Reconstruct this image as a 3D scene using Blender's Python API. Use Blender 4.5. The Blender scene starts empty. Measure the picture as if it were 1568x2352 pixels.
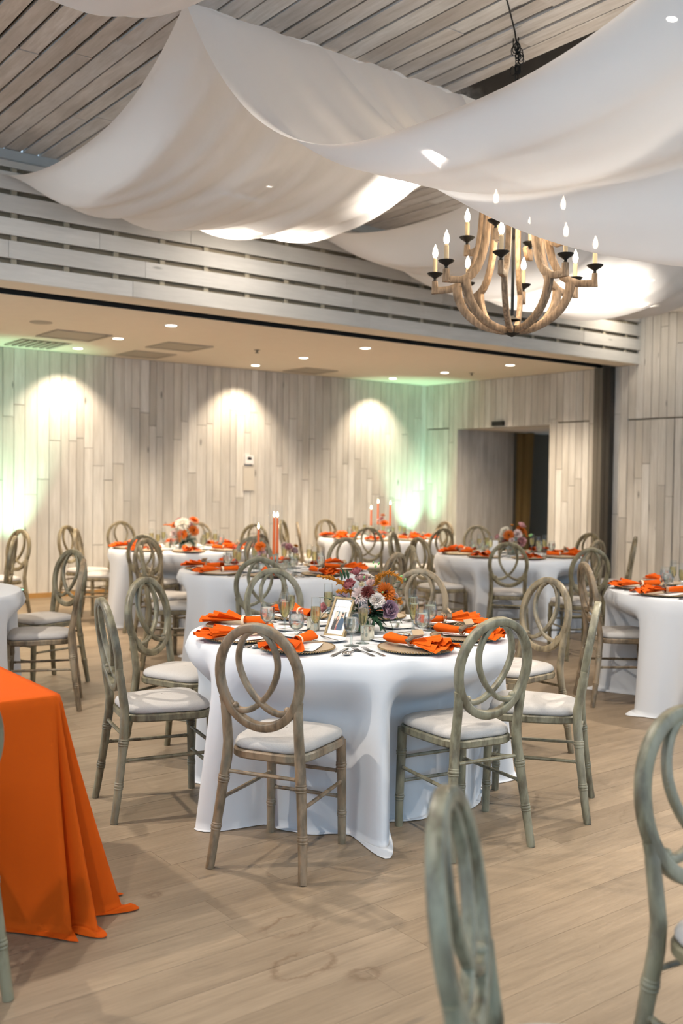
import bpy, math, random
from math import sin, cos, pi, radians, sqrt, atan2, exp
from mathutils import Vector, Matrix, noise

# ------------------------------------------------------------------ camera, world, light, exposure
# Room axes: x runs along the wooden header (left to right), y goes through the opening into the rear room.
scene = bpy.context.scene
col = scene.collection
CAM_H = 1.48
YAW, PITCH, ROLL = 0.91787, 0.0312298, -0.0132379
SY, CY = sin(YAW), cos(YAW)

def to_room(X, Y, Z=0.0):
    return Vector((X*SY + Y*CY, -X*CY + Y*SY, Z))

_f = Vector((0, cos(PITCH), -sin(PITCH))); _r = Vector((1, 0, 0)); _d = _f.cross(_r)
_r2 = _r*cos(ROLL) + _d*sin(ROLL); _d2 = -_r*sin(ROLL) + _d*cos(ROLL)
CR, CD, CF = to_room(*_r2), to_room(*_d2), to_room(*_f)
cam_data = bpy.data.cameras.new('camera'); cam = bpy.data.objects.new('camera', cam_data); col.objects.link(cam)
cam.matrix_world = Matrix(((CR.x, -CD.x, -CF.x, 0), (CR.y, -CD.y, -CF.y, 0), (CR.z, -CD.z, -CF.z, CAM_H), (0, 0, 0, 1)))
cam_data.sensor_fit = 'VERTICAL'; cam_data.sensor_height = 36; cam_data.sensor_width = 24; cam_data.lens = 35
cam_data.clip_start = 0.05
cam_data.dof.use_dof = True; cam_data.dof.focus_distance = 4.25; cam_data.dof.aperture_fstop = 2.4
scene.camera = cam

def proj(p):
    q = Vector(p) - Vector((0, 0, CAM_H)); z = q.dot(CF)
    if z < 0.05: return (-9999, -9999)
    return (784 + 2287*q.dot(CR)/z, 1176 + 2287*q.dot(CD)/z)

scene.view_settings.view_transform = 'Standard'; scene.view_settings.look = 'None'
scene.view_settings.gamma = 1.0; scene.view_settings.use_curve_mapping = False
scene.view_settings.exposure = 0.40
KL = 2.5      # lamp output
cy = scene.cycles
cy.use_denoising = True
cy.use_adaptive_sampling = True; cy.adaptive_threshold = 0.07; cy.adaptive_min_samples = 12
cy.max_bounces = 5; cy.diffuse_bounces = 3; cy.glossy_bounces = 2; cy.transmission_bounces = 4; cy.transparent_max_bounces = 10
cy.caustics_reflective = False; cy.caustics_refractive = False; cy.sample_clamp_indirect = 6.0

world = bpy.data.worlds.new('daylight'); scene.world = world; world.use_nodes = True
world.node_tree.nodes['Background'].inputs[0].default_value = (0.56, 0.78, 1.0, 1)
world.node_tree.nodes['Background'].inputs[1].default_value = 1.5

WARM = (1.0, 0.80, 0.58); WARM2 = (1.0, 0.82, 0.62)

def spot(name, loc, target, power, size, color=WARM, blend=0.6, radius=0.05, parent=None):
    l = bpy.data.lights.new(name, 'SPOT'); l.energy = power*KL; l.color = color
    l.spot_size = radians(size); l.spot_blend = blend; l.shadow_soft_size = radius
    o = bpy.data.objects.new(name, l); col.objects.link(o)
    d = Vector(target) - Vector(loc)
    m = Matrix.Translation(Vector(loc)) @ d.to_track_quat('-Z', 'Y').to_matrix().to_4x4()
    o.matrix_world = m
    if parent is not None:
        o.parent = parent; o.matrix_parent_inverse = parent.matrix_world.inverted()
    return o

# ------------------------------------------------------------------ helpers
rng = random.Random(7)

class MB:
    def __init__(s): s.v = []; s.f = []; s.m = []
    def add(s, vs, fs, mi=0):
        o = len(s.v); s.v += [tuple(p) for p in vs]
        for q in fs: s.f.append(tuple(o+i for i in q)); s.m.append(mi)
        return s
    def box(s, x0, x1, y0, y1, z0, z1, mi=0, M=None):
        vs = [(x0,y0,z0),(x1,y0,z0),(x1,y1,z0),(x0,y1,z0),(x0,y0,z1),(x1,y0,z1),(x1,y1,z1),(x0,y1,z1)]
        if M is not None: vs = [M @ Vector(p) for p in vs]
        return s.add(vs, [(0,3,2,1),(4,5,6,7),(0,1,5,4),(1,2,6,5),(2,3,7,6),(3,0,4,7)], mi)
    def lathe(s, prof, n=16, c=(0,0,0), mi=0, cap0=False, cap1=False, M=None):
        vs = []; fs = []
        for r, z in prof:
            for k in range(n):
                a = 2*pi*k/n; vs.append((c[0]+r*cos(a), c[1]+r*sin(a), c[2]+z))
        for i in range(len(prof)-1):
            for k in range(n):
                fs.append((i*n+k, i*n+(k+1) % n, (i+1)*n+(k+1) % n, (i+1)*n+k))
        if cap0: fs.append(tuple(range(n-1, -1, -1)))
        if cap1: fs.append(tuple((len(prof)-1)*n+k for k in range(n)))
        if M is not None: vs = [M @ Vector(p) for p in vs]
        return s.add(vs, fs, mi)
    def grid(s, nu, nv, fn, mi=0, wrap_u=False):
        vs = [fn(i/(nu if wrap_u else nu-1), j/(nv-1)) for j in range(nv) for i in range(nu)]
        fs = []
        for j in range(nv-1):
            for i in range(nu if wrap_u else nu-1):
                i2 = (i+1) % nu
                fs.append((j*nu+i, j*nu+i2, (j+1)*nu+i2, (j+1)*nu+i))
        return s.add(vs, fs, mi)
    def sweep(s, pts, w, d=None, normal=None, n=10, closed=False, p=2.0, mi=0, cap=True):
        pts = [Vector(q) for q in pts]; N = len(pts)
        W = w if isinstance(w, (list, tuple)) else [w]*N
        D = W if d is None else (d if isinstance(d, (list, tuple)) else [d]*N)
        ref = Vector(normal) if normal is not None else None
        vs = []; last = None
        for i in range(N):
            if closed: t = pts[(i+1) % N] - pts[i-1]
            else: t = pts[min(i+1, N-1)] - pts[max(i-1, 0)]
            t.normalize()
            if ref is not None: nn = ref - t*ref.dot(t)
            else:
                if last is None: last = Vector((0,0,1)) if abs(t.z) < 0.9 else Vector((1,0,0))
                nn = last - t*last.dot(t)
            nn.normalize(); last = nn; b = t.cross(nn)
            for k in range(n):
                a = 2*pi*k/n; c_, s_ = cos(a), sin(a)
                x = math.copysign(abs(c_)**(2/p), c_); y = math.copysign(abs(s_)**(2/p), s_)
                vs.append(pts[i] + b*(x*W[i]) + nn*(y*D[i]))
        fs = []
        for i in range(N if closed else N-1):
            j = (i+1) % N
            for k in range(n):
                fs.append((i*n+k, i*n+(k+1) % n, j*n+(k+1) % n, j*n+k))
        if cap and not closed:
            fs.append(tuple(range(n-1, -1, -1))); fs.append(tuple((N-1)*n+k for k in range(n)))
        return s.add(vs, fs, mi)
    def ball(s, c, r, nu=8, nv=6, mi=0, M=None):
        rr = r if isinstance(r, (tuple, list)) else (r, r, r)
        def fn(u, v):
            a = 2*pi*u; b = pi*(v*0.998+0.001)
            q = Vector((rr[0]*sin(b)*cos(a), rr[1]*sin(b)*sin(a), -rr[2]*cos(b)))
            if M is not None: q = M @ q
            return (c[0]+q.x, c[1]+q.y, c[2]+q.z)
        return s.grid(nu, nv, fn, mi, wrap_u=True)
    def mesh(s, name, mats, smooth=True, angle=40):
        me = bpy.data.meshes.new(name); me.from_pydata(s.v, [], s.f)
        if not isinstance(mats, (list, tuple)): mats = [mats]
        for m in mats: me.materials.append(m)
        if any(s.m): me.polygons.foreach_set('material_index', s.m)
        if smooth:
            me.polygons.foreach_set('use_smooth', [True]*len(s.f))
            if angle: me.set_sharp_from_angle(angle=radians(angle))
        me.update(); return me
    def build(s, name, mats, parent=None, smooth=True, angle=40):
        return link(name, s.mesh(name, mats, smooth, angle), parent)

def link(name, me, parent=None):
    o = bpy.data.objects.new(name, me); col.objects.link(o)
    if parent is not None: o.parent = parent
    return o

def tag(o, label=None, cat=None, group=None, kind=None):
    if label: o['label'] = label
    if cat: o['category'] = cat
    if group: o['group'] = group
    if kind: o['kind'] = kind
    return o

def thing(name, label, cat, loc=(0,0,0), rz=0.0, group=None):
    o = bpy.data.objects.new(name, None); col.objects.link(o)
    o.location = loc; o.rotation_euler = (0, 0, rz); o.empty_display_size = 0.05
    return tag(o, label, cat, group)

def struct(name, o=None):
    if o is None:
        o = bpy.data.objects.new(name, None); col.objects.link(o)
    o['kind'] = 'structure'; return o

ORD = ['leftmost', 'second from left', 'third from left', 'fourth from left', 'fifth from left', 'sixth from left', 'seventh from left', 'eighth from left', 'ninth from left', 'tenth from left', 'eleventh from left', 'twelfth from left', 'thirteenth from left', 'fourteenth from left', 'fifteenth from left', 'sixteenth from left']
def order_labels(objs, phrase, where):
    """Label look-alikes by their order in the picture."""
    objs = sorted(objs, key=lambda o: proj(o.location)[0])
    for i, o in enumerate(objs):
        if len(objs) == 1: o['label'] = '%s %s' % (phrase, where)
        elif i == len(objs)-1: o['label'] = '%s, rightmost %s' % (phrase, where)
        else: o['label'] = '%s, %s %s' % (phrase, ORD[min(i, 15)], where)

# ------------------------------------------------------------------ materials
class T:
    def __init__(s, name):
        s.m = bpy.data.materials.new(name); s.m.use_nodes = True; s.t = s.m.node_tree
        s.t.nodes.clear(); s.out = s.t.nodes.new('ShaderNodeOutputMaterial')
    def n(s, typ, ins=None, **props):
        nd = s.t.nodes.new('ShaderNode'+typ)
        for k, v in props.items(): setattr(nd, k, v)
        for k, v in (ins or {}).items():
            sk = nd.inputs[k]
            if isinstance(v, bpy.types.NodeSocket): s.t.links.new(v, sk)
            else: sk.default_value = v
        return nd
    def math(s, op, a, b=0.0, clamp=False):
        nd = s.n('Math', {0: a, 1: b}, operation=op); nd.use_clamp = clamp; return nd.outputs[0]
    def mix(s, f, a, b, blend='MIX'):
        nd = s.t.nodes.new('ShaderNodeMix'); nd.data_type = 'RGBA'; nd.blend_type = blend
        for i, v in ((0, f), (6, a), (7, b)):
            sk = nd.inputs[i]
            if isinstance(v, bpy.types.NodeSocket): s.t.links.new(v, sk)
            else: sk.default_value = v if i == 0 else (*v, 1.0) if len(v) == 3 else v
        return nd.outputs[2]
    def ramp(s, f, stops):
        nd = s.t.nodes.new('ShaderNodeValToRGB'); e = nd.color_ramp.elements
        while len(e) < len(stops): e.new(0.5)
        for el, (p, c) in zip(e, stops): el.position = p; el.color = (*c, 1.0)
        s.t.links.new(f, nd.inputs[0]); return nd.outputs[0]
    def noise(s, vec, scale, detail=3, rough=0.5, dim=None):
        return s.n('TexNoise', {'Vector': vec, 'Scale': scale, 'Detail': detail, 'Roughness': rough}).outputs[0]
    def bump(s, h, strength=0.2, dist=0.01):
        return s.n('Bump', {'Height': h, 'Strength': strength, 'Distance': dist}).outputs[0]
    def surf(s, shader): s.t.links.new(shader, s.out.inputs[0]); return s.m
    def pbr(s, color, rough=0.6, metal=0.0, normal=None, spec=0.5, **extra):
        ins = {'Base Color': color if isinstance(color, bpy.types.NodeSocket) else (*color, 1.0), 'Roughness': rough, 'Metallic': metal, 'Specular IOR Level': spec}
        if normal is not None: ins['Normal'] = normal
        ins.update(extra)
        return s.n('BsdfPrincipled', ins).outputs[0]

def plain(name, c, rough=0.6, metal=0.0, spec=0.5, **ex):
    t = T(name); pos = t.n('NewGeometry').outputs['Position']
    nz = t.noise(pos, 9.0, 1)
    cc = t.mix(t.math('MULTIPLY', nz, 0.22), c, tuple(x*0.72 for x in c))
    return t.surf(t.pbr(cc, rough, metal, None, spec, **ex))

def emit(name, c, strength):
    t = T(name); m_ = t.surf(t.n('Emission', {0: (*c, 1), 1: strength}).outputs[0]); m_.cycles.emission_sampling = 'NONE'; return m_

def planks(name, tones, streak, scale, rough=0.75, knots=0.5, streak_amt=0.35, stain=None, spec=0.25, fine=1.0):
    """boards: one tone per board from its 'tone' attribute, grain stretched along the board"""
    t = T(name); pos = t.n('NewGeometry').outputs['Position']
    tone = t.n('Attribute', attribute_name='tone', attribute_type='GEOMETRY').outputs['Fac']
    off = t.n('CombineXYZ', {0: t.math('MULTIPLY', tone, 37.0), 1: t.math('MULTIPLY', tone, 53.0), 2: t.math('MULTIPLY', tone, 71.0)}).outputs[0]
    p = t.n('VectorMath', {0: pos, 1: off}, operation='ADD').outputs[0]
    ps = t.n('VectorMath', {0: p, 1: scale}, operation='MULTIPLY').outputs[0]
    base = t.ramp(tone, [(i/(len(tones)-1), c) for i, c in enumerate(tones)])
    n1 = t.noise(ps, 1.0, 3, 0.6); n2 = t.noise(ps, 3.7, 2, 0.65); n3 = t.noise(p, 1.3, 1)
    g = t.math('ADD', t.math('MULTIPLY', n1, 0.6), t.math('MULTIPLY', n2, 0.4))
    g = t.ramp(g, [(0.36, (0,0,0)), (0.66, (1,1,1))])
    c = t.mix(t.math('MULTIPLY', g, streak_amt), base, streak)
    c = t.mix(t.ramp(n3, [(0.5, (0,0,0)), (0.75, (0.35,0.35,0.35))]), c, tuple(x*0.72 for x in streak))
    if knots:
        kp = t.n('VectorMath', {0: p, 1: tuple(max(1.2, min(5.0, x*0.36)) for x in scale)}, operation='MULTIPLY').outputs[0]
        vo = t.n('TexVoronoi', {'Vector': kp, 'Scale': 1.0, 'Randomness': 1.0}, feature='F1')
        k = t.ramp(vo.outputs['Distance'], [(0.035, (1,1,1)), (0.075, (0,0,0))])
        c = t.mix(t.math('MULTIPLY', k, knots), c, (0.05, 0.045, 0.04))
    if stain:
        wob = t.noise(pos, 7.0, 4, 0.7)
        for (sx, sy, r0, ex) in stain:
            d = t.n('VectorMath', {0: pos, 1: (-sx, -sy, 0)}, operation='ADD').outputs[0]
            d = t.n('VectorMath', {0: d, 1: (1.0/ex, ex, 0)}, operation='MULTIPLY').outputs[0]
            L = t.n('VectorMath', {0: d}, operation='LENGTH').outputs['Value']
            L = t.math('ADD', L, t.math('MULTIPLY', wob, 0.16))
            rr = t.math('ABSOLUTE', t.math('SUBTRACT', L, r0+0.08))
            k = t.ramp(rr, [(0.0, (0.9,0.9,0.9)), (0.018, (0,0,0))])
            k = t.math('MULTIPLY', k, t.ramp(wob, [(0.36, (0,0,0)), (0.50, (1,1,1))]))
            c = t.mix(t.math('MULTIPLY', k, 0.75), c, (0.125, 0.075, 0.04))
    return t.surf(t.pbr(c, rough, 0.0, t.bump(n2, 0.25*fine, 0.004), spec))

WALL = planks('whitewashed_wall_boards', [(0.56,0.53,0.48),(0.72,0.69,0.64),(0.50,0.47,0.42),(0.78,0.76,0.72),(0.64,0.60,0.53),(0.70,0.68,0.64)], (0.36,0.33,0.28), (16, 16, 1.1), knots=0.8, streak_amt=0.5)
CEIL = planks('weathered_ceiling_boards', [(0.56,0.53,0.50),(0.66,0.63,0.60),(0.52,0.48,0.44),(0.70,0.68,0.65),(0.60,0.54,0.48)], (0.30,0.25,0.20), (14, 1.6, 14), knots=0.8, streak_amt=0.55)
LAP = planks('whitewashed_header_boards', [(0.60,0.58,0.54),(0.68,0.66,0.62),(0.56,0.54,0.50),(0.72,0.70,0.66)], (0.42,0.41,0.38), (1.6, 18, 18), knots=0.5, streak_amt=0.4)
FLOOR = planks('oak_floor_boards', [(0.262,0.195,0.130),(0.298,0.226,0.154),(0.236,0.173,0.112),(0.318,0.243,0.166),(0.278,0.205,0.134)], (0.152,0.11,0.070), (1.5, 22, 22), rough=0.46, knots=0.35, streak_amt=0.62,
    stain=[(1.86, 2.69, 0.075, 1.15), (1.74, 2.44, 0.085, 1.2), (1.87, 2.29, 0.04, 1.1), (1.61, 3.17, 0.02, 1.2)], spec=0.4)

def dark_wood():
    t = T('shaded_backing'); return t.surf(t.pbr((0.10, 0.088, 0.065), 0.9))
BACKING = plain('dark_backing', (0.16, 0.135, 0.10), 0.9)
HEADBACK = plain('brown_header_backing', (0.20, 0.165, 0.115), 0.9)
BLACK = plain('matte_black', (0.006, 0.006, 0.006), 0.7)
PLASTER = plain('warm_plaster', (0.74, 0.67, 0.56), 0.9, spec=0.1)
STEEL_TRIM = plain('blue_grey_steel', (0.36, 0.40, 0.42), 0.5)
IRON = plain('black_iron', (0.02, 0.019, 0.017), 0.5, 0.6)
DARKMETAL = plain('dark_bronze_panel', (0.14, 0.125, 0.10), 0.55, 0.2)
DARKMETAL2 = plain('black_bronze_panel', (0.035, 0.03, 0.024), 0.55, 0.2)

def chair_wood():
    t = T('antiqued_chair_wood'); tc = t.n('TexCoord').outputs['Object']
    tint = t.n('Attribute', attribute_name='tint', attribute_type='OBJECT').outputs['Fac']
    p = t.n('VectorMath', {0: tc, 1: (26, 26, 9)}, operation='MULTIPLY').outputs[0]
    p = t.n('VectorMath', {0: p, 1: t.n('CombineXYZ', {0: t.math('MULTIPLY', tint, 91.0), 1: t.math('MULTIPLY', tint, 47.0), 2: 0.0}).outputs[0]}, operation='ADD').outputs[0]
    n1 = t.noise(p, 1.0, 4, 0.6); n2 = t.noise(p, 0.35, 3, 0.5)
    base = t.ramp(tint, [(0.0, (0.215,0.205,0.140)), (0.45, (0.20,0.162,0.085)), (0.75, (0.275,0.21,0.125)), (1.0, (0.245,0.162,0.095))])
    c = t.mix(t.ramp(n1, [(0.42, (0,0,0)), (0.62, (0.75,0.75,0.75))]), base, (0.065, 0.048, 0.026))
    c = t.mix(t.ramp(n2, [(0.50, (0,0,0)), (0.75, (0.5,0.5,0.5))]), c, (0.38, 0.35, 0.26))
    vo = t.n('TexVoronoi', {'Vector': tc, 'Scale': 95.0}).outputs['Distance']
    chip = t.math('MULTIPLY', t.ramp(vo, [(0.06, (1,1,1)), (0.12, (0,0,0))]), t.ramp(n2, [(0.60, (0,0,0)), (0.64, (1,1,1))]))
    c = t.mix(t.math('MULTIPLY', chip, 0.7), c, (0.7, 0.68, 0.62))
    return t.surf(t.pbr(c, 0.42, 0.0, t.bump(n1, 0.15, 0.003), 0.5))
CHAIRWOOD = chair_wood()

def fabric(name, c, c2, scale=900.0, rough=0.95, sheen=0.0, spot_amt=0.25):
    t = T(name); tc = t.n('TexCoord').outputs['Object']
    n1 = t.noise(tc, scale, 2); n2 = t.noise(tc, 6.0, 3)
    cc = t.mix(t.ramp(n1, [(0.45, (0,0,0)), (0.75, (spot_amt,)*3)]), c, c2)
    cc = t.mix(t.math('MULTIPLY', n2, 0.18), cc, c2)
    return t.surf(t.pbr(cc, rough, 0.0, t.bump(n1, 0.15, 0.0006), 0.15))
SEAT = fabric('oatmeal_seat_fabric', (0.50, 0.475, 0.45), (0.36, 0.33, 0.30), 260.0, spot_amt=0.5)

def cloth_mat(name, c, c2, transl=0.0):
    t = T(name); tc = t.n('TexCoord').outputs['Object']
    n1 = t.noise(tc, 1400.0, 0); n2 = t.noise(tc, 2.2, 3, 0.6)
    cc = t.mix(t.math('MULTIPLY', n2, 0.35), c, c2)
    b = t.pbr(cc, 0.85, 0.0, t.bump(t.math('ADD', t.math('MULTIPLY', n1, 0.06), n2), 0.22, 0.02), 0.12)
    if transl:
        tr = t.n('BsdfTranslucent', {'Color': cc}).outputs[0]
        b = t.n('MixShader', {0: transl, 1: b, 2: tr}).outputs[0]
    return t.surf(b)
LINEN = cloth_mat('white_polyester_cloth', (0.66, 0.67, 0.69), (0.58, 0.59, 0.62), 0.06)
ORANGE = cloth_mat('burnt_orange_cloth', (0.56, 0.085, 0.004), (0.42, 0.055, 0.003), 0.05)
NAPKIN = cloth_mat('burnt_orange_napkin', (0.70, 0.105, 0.006), (0.52, 0.07, 0.004), 0.05)

def sheer():
    t = T('white_voile'); tc = t.n('TexCoord').outputs['Object']
    n2 = t.noise(t.n('VectorMath', {0: tc, 1: (7, 0.5, 0.5)}, operation='MULTIPLY').outputs[0], 1.0, 3)
    c = t.mix(t.math('MULTIPLY', n2, 0.25), (0.93, 0.92, 0.91), (0.86, 0.84, 0.83))
    d = t.n('BsdfDiffuse', {'Color': c}).outputs[0]; tr = t.n('BsdfTranslucent', {'Color': c}).outputs[0]
    a = t.n('MixShader', {0: 0.48, 1: d, 2: tr}).outputs[0]
    tp = t.n('BsdfTransparent', {'Color': (1,1,1,1)}).outputs[0]
    return t.surf(t.n('MixShader', {0: 0.035, 1: a, 2: tp}).outputs[0])
VOILE = sheer()

def thin_glass(name, tint=(1,1,1), strength=0.5, base=0.02):
    t = T(name)
    lw = t.n('LayerWeight', {'Blend': 0.22}).outputs['Fresnel']
    f = t.math('ADD', t.math('MULTIPLY', lw, strength), base, True)
    g = t.n('BsdfGlossy', {'Color': (1,1,1,1), 'Roughness': 0.02}).outputs[0]
    tp = t.n('BsdfTransparent', {'Color': (*tint, 1)}).outputs[0]
    return t.surf(t.n('MixShader', {0: f, 1: tp, 2: g}).outputs[0])
GLASS = thin_glass('clear_glass', (0.96, 0.975, 0.97))
CHIMNEY = thin_glass('chimney_glass', (0.985, 0.985, 0.985), 0.22, 0.0)
GLASSBASE = thin_glass('glass_foot', (0.88, 0.92, 0.91), 0.7, 0.06)
def liquid(name, c):
    t = T(name)
    g = t.n('BsdfRefraction', {'Color': (*c, 1), 'Roughness': 0.0, 'IOR': 1.33}).outputs[0]
    gl = t.n('BsdfGlossy', {'Color': (1,1,1,1), 'Roughness': 0.03}).outputs[0]
    tp = t.n('BsdfTransparent', {'Color': (*c, 1)}).outputs[0]
    a = t.n('MixShader', {0: 0.5, 1: g, 2: tp}).outputs[0]
    fr = t.n('Fresnel', {'IOR': 1.33}).outputs[0]
    return t.surf(t.n('MixShader', {0: fr, 1: a, 2: gl}).outputs[0])
WATER = liquid('water', (0.97, 0.985, 0.98)); CHAMPAGNE = liquid('champagne', (0.96, 0.90, 0.66))
def gold_glass():
    t = T('gold_glass_charger'); pos = t.n('TexCoord').outputs['Object']
    n = t.noise(pos, 30.0, 3)
    return t.surf(t.pbr(t.mix(t.math('MULTIPLY', n, 0.4), (0.52, 0.42, 0.30), (0.36, 0.28, 0.19)), 0.28, 0.25, None, 0.6))
CHARGER = gold_glass()
BEAD = plain('gold_bead_rim', (0.36, 0.24, 0.11), 0.3, 0.8)
CHINA = plain('white_china', (0.82, 0.83, 0.84), 0.18)
SILVER = plain('polished_flatware', (0.62, 0.61, 0.60), 0.18, 1.0)
CARD = plain('white_card', (0.80, 0.78, 0.77), 0.8)
INK = plain('soft_grey_print', (0.30, 0.33, 0.30), 0.8)
INK2 = plain('pale_grey_lettering', (0.36, 0.355, 0.355), 0.8)
PINKINK = plain('faint_rose_print', (0.62, 0.45, 0.45), 0.8)
CREAMBAND = plain('cream_napkin_ring', (0.80, 0.62, 0.44), 0.7)
BARK = plain('bark_name_tag', (0.15, 0.115, 0.08), 0.9)
TWINE = plain('jute_twine', (0.45, 0.33, 0.20), 0.9)
GOLDFRAME = plain('gold_frame', (0.27, 0.19, 0.085), 0.5, 0.15)
MERCURY = plain('mercury_glass', (0.60, 0.57, 0.46), 0.16, 0.75)
WAX = plain('white_wax', (0.85, 0.78, 0.65), 0.6)
TAPER = plain('orange_taper_wax', (0.80, 0.16, 0.03), 0.5)
FLAME = emit('candle_flame', (1.0, 0.78, 0.45), 26.0)
BULB = emit('lit_flame_bulb', (1.0, 0.83, 0.58), 30.0)
LENS = emit('lit_downlight_lens', (1.0, 0.90, 0.74), 9.0)
LENS2 = emit('lit_track_lamp', (1.0, 0.92, 0.80), 60.0)

def wood(name, c, c2, scale):
    t = T(name); tc = t.n('TexCoord').outputs['Object']
    p = t.n('VectorMath', {0: tc, 1: scale}, operation='MULTIPLY').outputs[0]
    n1 = t.noise(p, 1.0, 4, 0.6)
    return t.surf(t.pbr(t.mix(t.ramp(n1, [(0.38,(0,0,0)),(0.62,(1,1,1))]), c, c2), 0.65, 0, t.bump(n1, 0.3, 0.003), 0.3))
CHANDWOOD = wood('weathered_oak', (0.33, 0.225, 0.14), (0.15, 0.10, 0.06), (70, 70, 12))
CANDLESLEEVE = plain('ivory_candle_sleeve', (0.62, 0.45, 0.26), 0.6)
CURTAIN = plain('brown_curtain', (0.20, 0.13, 0.045), 0.9)
BASEB = plain('honey_oak_baseboard', (0.40, 0.22, 0.07), 0.5)
LEAF = plain('deep_green_leaf', (0.030, 0.085, 0.040), 0.45)
LEAF2 = plain('dusty_eucalyptus', (0.13, 0.19, 0.15), 0.6)
STEM = plain('green_stem', (0.07, 0.14, 0.05), 0.6)
BUD = plain('pale_green_bud', (0.22, 0.42, 0.14), 0.5)
def petal(n, c): return plain(n, c, 0.6, spec=0.25)
P_MAUVE = petal('mauve_petal', (0.50, 0.165, 0.165)); P_DUSTY = petal('dusty_rose_petal', (0.58, 0.335, 0.30))
P_LAV = petal('lavender_petal', (0.46, 0.30, 0.365)); P_BLUSH = petal('blush_petal', (0.74, 0.57, 0.52)); P_CREAM = petal('cream_petal', (0.80, 0.70, 0.62))
P_RUST = petal('rust_orange_petal', (0.55, 0.13, 0.012)); P_BURG = petal('burgundy_petal', (0.13, 0.022, 0.016)); P_AMBER = petal('amber_plume', (0.42, 0.155, 0.012))
P_ORANGE = petal('bright_orange_petal', (0.80, 0.17, 0.01)); P_TAN = petal('tan_pod', (0.34, 0.27, 0.15)); P_PINK = petal('pink_petal', (0.68, 0.36, 0.36)); P_WHITE = petal('ivory_petal', (0.82, 0.76, 0.64))

# ------------------------------------------------------------------ the setting
ZC, ZR, VH, VB, UR = 4.03, 3.02, 7.86, 11.9, 10.78      # main ceiling, rear ceiling, header face, rear wall, right wall

def board(parent, name, mat, x0, x1, y0, y1, z0, z1, tone):
    mb = MB().box(x0, x1, y0, y1, z0, z1)
    me = mb.mesh(name, mat, smooth=False)
    a = me.attributes.new('tone', 'FLOAT', 'POINT'); a.data.foreach_set('value', [tone]*8)
    return link(name, me, parent)

def tones_mesh(name, boxes, mat, parent):
    mb = MB(); tv = []
    for b, tn in boxes: mb.box(*b); tv += [tn]*8
    me = mb.mesh(name, mat, smooth=False)
    a = me.attributes.new('tone', 'FLOAT', 'POINT'); a.data.foreach_set('value', tv)
    return link(name, me, parent)

# floor: subfloor + boards along x; the 300 that show largest are single boards
floor = struct('floor', MB().box(-5.0, 13.5, -5.0, 12.0, -0.12, -0.02).build('floor', BLACK, smooth=False))
fb = []
pw = 0.18; y = -4.9; row = 0
while y < VB - 0.001:
    x = -4.9 - rng.random()*1.6
    while x < 13.4:
        L = rng.uniform(1.3, 2.3)
        fb.append((max(x, -4.95)+0.0004, min(x+L, 13.4)-0.0004, y+0.0005, min(y+pw, VB)-0.0005, rng.random(), rng.uniform(-0.0006, 0)))
        x += L
    y += pw; row += 1
def board_score(b):
    best = 0
    for fx in (0.0, 0.25, 0.5, 0.75, 1.0):
        p = (b[0]+(b[1]-b[0])*fx, (b[2]+b[3])/2, 0); q = proj(p)
        if -20 < q[0] < 1588 and 1100 < q[1] < 2372:
            best = max(best, 1.0/(Vector(p)-Vector((0,0,CAM_H))).length)
    return best
fb.sort(key=lambda b: -board_score(b))
for b in fb[:300]: board(floor, 'floor_board', FLOOR, b[0], b[1], b[2], b[3], -0.02, b[5], b[4])
tag(tones_mesh('distant_floor_boards', [((b[0], b[1], b[2], b[3], -0.02, b[5]), b[4]) for b in fb[300:]], FLOOR, floor), kind='stuff')

# rear wall of vertical boards
wall_back = struct('wall_back', MB().box(-0.4, UR+0.3, VB+0.02, VB+0.12, 0, ZR+0.1).build('wall_back', BACKING, smooth=False))
def column(parent, mat, fixed, a0, a1, z0, z1, axis, face, thick=0.02, cuts=None, name='wall_board'):
    """one column of vertical boards: axis 'x' spans x on a wall at y=face, axis 'y' spans y on a wall at x=face"""
    zs = [z0]
    if cuts is None:
        z = z0 + rng.uniform(0.5, 2.4)
        while z < z1 - 0.35:
            zs.append(z); z += rng.uniform(1.0, 2.4)
    zs.append(z1)
    for i in range(len(zs)-1):
        d = rng.uniform(-0.004, 0.0); g = rng.uniform(0.0018, 0.0042)
        if axis == 'x': board(parent, name, mat, a0+g, a1-g, face+d, face+thick, zs[i]+g, zs[i+1]-g, rng.random())
        else: board(parent, name, mat, face+d, face+thick, a0+g, a1-g, zs[i]+g, zs[i+1]-g, rng.random())
x = -0.3
while x < UR:
    w = rng.choice((0.10, 0.12, 0.135, 0.15)); x1 = min(x+w, UR)
    if UR - x1 < 0.05: x1 = UR
    column(wall_back, WALL, None, x, x1, 0.0, ZR, 'x', VB); x = x1
bb = struct('baseboard_back', MB().box(-0.3, UR-0.03, VB-0.014, VB-0.004, 0.0, 0.06).build('baseboard_back', BASEB, smooth=False))

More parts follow.
